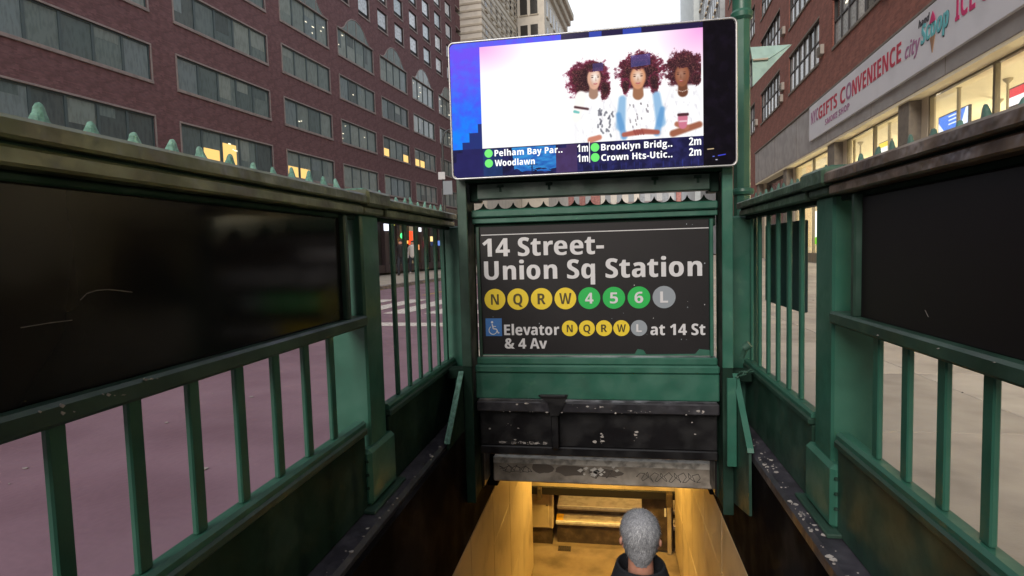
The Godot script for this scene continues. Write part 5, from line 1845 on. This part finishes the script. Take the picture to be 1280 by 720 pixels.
# ------------------------------------------------------------------ the man on the stairs
func build_person() -> void:
	var tread := (-1.05 - FLOOR) / 13.0
	var hc := Vector3(0.197, -1.185, 0.785)
	var base := Vector3(hc.x, -1.05 - tread * 11.0, hc.z)
	var t := thing("person", "grey-haired man in a dark jacket walking down the stairs, seen from behind", "person", base)
	# joints relative to the head centre; he faces -z
	# body: torso, arms, legs as one surface
	var neck := hc + Vector3(0, -0.13, 0.02)
	var chest := hc + Vector3(0, -0.40, 0.03)
	var waist := hc + Vector3(0, -0.68, 0.04)
	var hip := hc + Vector3(0, -0.86, 0.04)
	var bones := [
		[hc + Vector3(0, -0.17, 0.015), hc + Vector3(0, -0.24, 0.03), 0.075, 0.11],
		[chest + Vector3(-0.09, 0.04, 0), chest + Vector3(0.09, 0.04, 0), 0.135, 0.135],
		[chest + Vector3(0, 0.0, 0), waist, 0.165, 0.15],
		[waist + Vector3(-0.05, 0, 0), hip + Vector3(-0.06, 0, 0), 0.125, 0.13],
		[waist + Vector3(0.05, 0, 0), hip + Vector3(0.06, 0, 0), 0.125, 0.13],
		[hc + Vector3(-0.07, -0.22, 0.03), hc + Vector3(-0.19, -0.29, 0.03), 0.07, 0.075],
		[hc + Vector3(0.07, -0.22, 0.03), hc + Vector3(0.19, -0.29, 0.03), 0.07, 0.075],
		[hc + Vector3(-0.2, -0.30, 0.03), hc + Vector3(-0.25, -0.58, 0.06), 0.068, 0.052],
		[hc + Vector3(0.2, -0.30, 0.03), hc + Vector3(0.25, -0.58, 0.05), 0.068, 0.052],
		[hc + Vector3(-0.25, -0.58, 0.06), hc + Vector3(-0.25, -0.80, -0.04), 0.052, 0.042],
		[hc + Vector3(0.25, -0.58, 0.05), hc + Vector3(0.26, -0.82, 0.0), 0.052, 0.042],
	]
	var body := surface_net(hc + Vector3(-0.38, -1.06, -0.24), hc + Vector3(0.38, -0.06, 0.28), 0.014, func(p: Vector3) -> float: return bone_field(p, bones, 0.05))
	put("jacket", body, M.jacket, t)
	# collar of the jacket
	put("collar", MB.new().lathe(hc + Vector3(0, -0.17, 0.018), [Vector2(0.150, -0.07), Vector2(0.126, 0.0), Vector2(0.104, 0.065), Vector2(0.097, 0.086), Vector2(0.089, 0.088), Vector2(0.075, 0.02)], 24), M.jacket, t)
	var la := base + Vector3(-0.10, 0.09, 0.08)
	var lk := la.lerp(hip + Vector3(-0.09, -0.05, 0), 0.52) + Vector3(0, 0, -0.08)
	var ra := base + Vector3(0.10, tread + 0.09, 0.36)
	var rk := ra.lerp(hip + Vector3(0.09, -0.05, 0), 0.52) + Vector3(0, 0, -0.24)
	var legs := [
		[hip + Vector3(-0.09, -0.05, 0), lk, 0.095, 0.062], [lk, la, 0.062, 0.048],
		[hip + Vector3(0.09, -0.05, 0), rk, 0.095, 0.062], [rk, ra, 0.062, 0.048],
		[hip + Vector3(-0.08, 0, 0), hip + Vector3(0.08, 0, 0), 0.11, 0.11],
	]
	put("trousers", surface_net(base + Vector3(-0.28, -0.04, -0.36), base + Vector3(0.28, 1.06, 0.5), 0.016, func(p: Vector3) -> float: return bone_field(p, legs, 0.04)), M.trousers, t)
	for q in [[la, 0.0], [ra, 0.12]]:
		var a: Vector3 = q[0]
		var sh := [[a + Vector3(0, -0.045, 0.03), a + Vector3(0, -0.058, -0.10), 0.042, 0.040], [a + Vector3(0, -0.058, -0.10), a + Vector3(0, -0.062, -0.17), 0.040, 0.030], [a, a + Vector3(0, -0.05, 0), 0.045, 0.045]]
		put("shoe", surface_net(a + Vector3(-0.08, -0.12, -0.24), a + Vector3(0.08, 0.08, 0.11), 0.012, func(p: Vector3) -> float: return maxf(bone_field(p, sh, 0.03), a.y - 0.088 - p.y)), M.shoe, t)
	# head and neck
	var hb := [
		[Vector3(0, 0.035, 0.012), Vector3(0, 0.02, -0.03), 0.082, 0.080],
		[Vector3(0, -0.02, 0.02), Vector3(0, -0.03, -0.04), 0.072, 0.066],
		[Vector3(0, -0.06, -0.045), Vector3(0, -0.095, -0.068), 0.052, 0.030],
		[Vector3(0, -0.02, -0.105), Vector3(0, -0.045, -0.118), 0.012, 0.014],
		[Vector3(0, -0.06, 0.02), Vector3(0, -0.22, 0.03), 0.056, 0.062],
		[Vector3(-0.03, 0.005, -0.088), Vector3(0.03, 0.005, -0.088), 0.016, 0.016],
		[Vector3(-0.018, -0.072, -0.098), Vector3(0.018, -0.072, -0.098), 0.009, 0.009],
	]
	for s in [-1.0, 1.0]:
		hb.append([Vector3(s * 0.079, 0.012, 0.012), Vector3(s * 0.090, -0.0, 0.024), 0.010, 0.012, Vector3(0.7, 1.7, 1.2)])
		hb.append([Vector3(s * 0.077, -0.012, 0.010), Vector3(s * 0.079, -0.036, 0.006), 0.009, 0.008])
	var head := hang("head", surface_net(Vector3(-0.12, -0.23, -0.15), Vector3(0.12, 0.14, 0.12), 0.0055, func(p: Vector3) -> float: return bone_field(p, hb, 0.012)), M.skin, t, hc - base + Vector3(0, 0.008, 0))
	head.scale = Vector3.ONE * 0.86
	for s in [-1.0, 1.0]:
		hang("eye", MB.new().lathe(Vector3(s * 0.031, -0.012, -0.093), [Vector2(0.0, -0.009), Vector2(0.008, -0.004), Vector2(0.0095, 0.0), Vector2(0.008, 0.004), Vector2(0.0, 0.009)], 10), M.sign_white, head)
	# hair: a close cap of grey hair under many short tapered locks
	var hair_mats := []
	for c in [c8(158, 160, 166), c8(206, 208, 213), c8(134, 136, 143)]:
		hair_mats.append(surf(c, 0.55, {"seed": 191 + hair_mats.size(), "vary": 0.35, "scale": 9.0, "freq": 0.03}))
	var hair_n := noise(14.0, 9, FastNoiseLite.TYPE_SIMPLEX_SMOOTH, 2)
	var hairs := [[Vector3(0, 0.045, 0.018), Vector3(0, 0.035, -0.025), 0.087, 0.084], [Vector3(0, 0.0, 0.028), Vector3(0, -0.03, 0.034), 0.076, 0.062], [Vector3(0, -0.03, 0.036), Vector3(0, -0.095, 0.034), 0.060, 0.050]]
	var hair := surface_net(Vector3(-0.12, -0.16, -0.13), Vector3(0.12, 0.16, 0.13), 0.0055, func(p: Vector3) -> float:
		var d := bone_field(p, hairs, 0.02) + hair_n.get_noise_3dv(p * 10.0) * 0.0025
		var q := p
		# hairline: leave the face and the space round the ears bare
		d = maxf(d, -(q.z + 0.075 + maxf(0.0, q.y - 0.02) * 0.5))
		d = maxf(d, -(q.y + 0.012 + (q.z - 0.03) * 1.7 + 0.0) if q.y < 0.03 else d)
		return d)
	hang("hair", hair, hair_mats[0], head)
	var rng := RandomNumberGenerator.new()
	rng.seed = 61
	for k in 3:
		var m := MB.new()
		for i in 3600:
			var a := rng.randf() * TAU
			var y := rng.randf_range(-0.5, 1.0)
			var rr := sqrt(1.0 - minf(y * y, 1.0))
			var nrm := Vector3(cos(a) * rr, y, sin(a) * rr)
			if nrm.z < -0.75 or (y < 0.0 and nrm.z < 0.25):
				continue
			var p := Vector3(0, 0.042, 0.0) + nrm * Vector3(0.085, 0.088, 0.104)
			if y < 0.0:
				p = Vector3(0, 0.035, 0.005) + Vector3(nrm.x * 0.082, nrm.y * 0.16, nrm.z * 0.096)
			var crown := Vector3(0.01, 0.13, 0.03)
			var dir := (p - crown)
			dir = (dir - nrm * dir.dot(nrm)).normalized()
			dir = (dir + nrm * rng.randf_range(0.1, 0.4) + Vector3(rng.randf_range(-0.3, 0.3), rng.randf_range(-0.2, 0.2), rng.randf_range(-0.3, 0.3))).normalized()
			var w := dir.cross(nrm).normalized() * rng.randf_range(0.0006, 0.0013)
			var ln := rng.randf_range(0.016, 0.034)
			var b := p + dir * ln * 0.6 + nrm * 0.001
			var e := p + dir * ln - nrm * 0.004
			m.stri(p - w, p + w, b + w * 0.7, nrm, nrm, nrm)
			m.stri(p - w, b + w * 0.7, b - w * 0.7, nrm, nrm, nrm)
			m.stri(b - w * 0.7, b + w * 0.7, e, nrm, nrm, nrm)
		hang("hair_locks", m, hair_mats[k], head)

# ------------------------------------------------------------------ things along the far pavement
func pedestrian(label: String, at: Vector3, coat: Material, stride: float, tall := 1.72) -> void:
	var t := thing("person", label, "person", at, "people on the far pavement")
	var k := tall / 1.72
	var b := [
		[Vector3(0, 1.40, 0), Vector3(0, 0.95, 0), 0.15, 0.14], [Vector3(-0.12, 1.38, 0), Vector3(0.12, 1.38, 0), 0.09, 0.09],
		[Vector3(0, 1.45, 0), Vector3(0, 1.52, 0), 0.055, 0.05], [Vector3(0, 1.61, 0.0), Vector3(0, 1.57, 0.02), 0.095, 0.085],
		[Vector3(-0.2, 1.36, 0), Vector3(-0.25, 1.08, -stride * 0.1), 0.06, 0.045], [Vector3(-0.25, 1.08, -stride * 0.1), Vector3(-0.24, 0.84, 0.05), 0.045, 0.038],
		[Vector3(0.2, 1.36, 0), Vector3(0.25, 1.08, stride * 0.1), 0.06, 0.045], [Vector3(0.25, 1.08, stride * 0.1), Vector3(0.24, 0.84, 0.12), 0.045, 0.038],
		[Vector3(-0.09, 0.92, 0), Vector3(-0.09, 0.5, stride * 0.5), 0.095, 0.06], [Vector3(-0.09, 0.5, stride * 0.5), Vector3(-0.09, 0.06, stride * 0.45), 0.06, 0.045],
		[Vector3(0.09, 0.92, 0), Vector3(0.09, 0.5, -stride * 0.25), 0.095, 0.06], [Vector3(0.09, 0.5, -stride * 0.25), Vector3(0.09, 0.06, -stride * 0.9), 0.06, 0.045],
		[Vector3(-0.09, 0.045, stride * 0.45), Vector3(-0.09, 0.035, stride * 0.45 + 0.14), 0.045, 0.04], [Vector3(0.09, 0.045, -stride * 0.9), Vector3(0.09, 0.035, -stride * 0.9 + 0.14), 0.045, 0.04],
	]
	var m := surface_net(Vector3(-0.4, -0.04, -0.6), Vector3(0.4, 1.8, 0.6), 0.035, func(p: Vector3) -> float: return bone_field(p, b, 0.04))
	var o := hang("body", m, coat, t)
	o.scale = Vector3.ONE * k
	var h := hang("head", surface_net(Vector3(-0.16, 1.4, -0.16), Vector3(0.16, 1.8, 0.18), 0.025, func(p: Vector3) -> float: return bone_field(p, [[Vector3(0, 1.62, 0.0), Vector3(0, 1.57, 0.03), 0.1, 0.088]], 0.03)), M.skin, t)
	h.scale = Vector3.ONE * k
	hang("hair", surface_net(Vector3(-0.16, 1.5, -0.18), Vector3(0.16, 1.82, 0.16), 0.025, func(p: Vector3) -> float: return bone_field(p, [[Vector3(0, 1.65, -0.015), Vector3(0, 1.6, -0.03), 0.105, 0.095]], 0.03)), M.dark_frame, t).scale = Vector3.ONE * k
	hang("trousers", surface_net(Vector3(-0.3, 0.0, -0.6), Vector3(0.3, 1.0, 0.6), 0.035, func(p: Vector3) -> float: return bone_field(p, [[b[8][0], b[8][1], 0.105, 0.072], [b[9][0], b[9][1], 0.072, 0.06], [b[10][0], b[10][1], 0.105, 0.072], [b[11][0], b[11][1], 0.072, 0.06]], 0.04)), M.trousers, t).scale = Vector3.ONE * k

func street_at(s: float, d: float, y: float) -> Vector3:
	var b := street_basis(5.6)
	return Vector3(CAM.x, y, CAM.z) + b.x * s + b.z * -d

func build_street_things() -> void:
	pedestrian("person in a pale top walking past the shop fronts on the far pavement, leftmost", street_at(27.9, 13.0, ROAD + 0.14), flat_mat(c8(206, 200, 200), 0.8), 0.35)
	pedestrian("person in a white shirt on the far pavement, nearest the green column", street_at(32.6, 13.0, ROAD + 0.14), flat_mat(c8(226, 222, 216), 0.8), 0.2)
	pedestrian("person in a dark coat on the far pavement, just right of the left post", street_at(25.7, 12.6, ROAD + 0.14), flat_mat(c8(34, 30, 34), 0.8), 0.3)
	# tall street lamp on the far pavement with a curved arm
	var p := street_at(24.9, 9.9, ROAD + 0.14)
	var b := street_basis(5.6)
	var t := thing("street_lamp", "thin grey street lamp with a curved arm before the red office block", "street lamp", p)
	var pole := flat_mat(c8(70, 72, 74), 0.5, 0.3)
	hang("pole", MB.new().bar(Vector3.ZERO, Vector3(0, 6.1, 0), 0.09, 0.05, 10), pole, t)
	hang("base", MB.new().lathe(Vector3.ZERO, [Vector2(0.22, 0), Vector2(0.2, 0.3), Vector2(0.11, 0.5), Vector2(0.1, 0.8)], 10), pole, t)
	var arm := MB.new()
	var q := Vector3(0, 6.1, 0)
	for i in 9:
		var a := (i + 1) / 9.0 * PI * 0.5
		var w := Vector3(0, 6.1, 0) + (b.x * (1.0 - cos(a)) * 1.7) + Vector3.UP * sin(a) * 0.85
		arm.bar(q, w, 0.045, 0.042, 8)
		q = w
	arm.bar(q, q + b.x * 1.2, 0.042, 0.04, 8)
	hang("arm", arm, pole, t)
	hang("lamp_head", MB.new().box(-0.3, 0.3, -0.1, 0.05, -0.14, 0.14, 0.05), pole, t, q + b.x * 1.4)
	var sg := tag(hang("street_sign", MB.new().box(-0.16, 0.16, 0.0, 0.34, -0.02, 0.02, 0.005), M.sign_white, self, p + Vector3(-0.05, 4.42, 0.12)), "small white square plate on the street lamp, above its second plate", "sign", "plates on the street lamp")
	tag(hang("street_sign", MB.new().box(-0.22, 0.22, 0.0, 0.62, -0.02, 0.02, 0.005), M.sign_grey, self, p + Vector3(0.22, 3.72, 0.12)), "grey upright plate on the street lamp, the lower one", "sign", "plates on the street lamp")
	# traffic signal with its green lamp lit
	var tp := street_at(21.6, 10.4, ROAD + 0.14)
	var ts := thing("traffic_signal", "traffic signal on a dark pole showing green, across the street", "traffic light", tp)
	hang("pole", MB.new().bar(Vector3.ZERO, Vector3(0, 3.2, 0), 0.07, 0.06, 10), pole, ts)
	var hd := hang("signal_head", MB.new().box(-0.17, 0.17, 1.6, 2.7, -0.14, 0.14, 0.03), flat_mat(c8(60, 56, 30), 0.5), ts)
	for i in 3:
		var c: Color = [c8(60, 255, 120), c8(60, 50, 20), c8(60, 20, 16)][i]
		hang("signal_lamp", MB.new().bar(Vector3(0, 1.8 + i * 0.34, 0.14), Vector3(0, 1.8 + i * 0.34, 0.16), 0.13, 0.12, 16), glow(c, 1.4) if i == 0 else flat_mat(c, 0.3), hd)
	# litter bin and a parked bicycle rack would hide behind the board: nothing more is seen
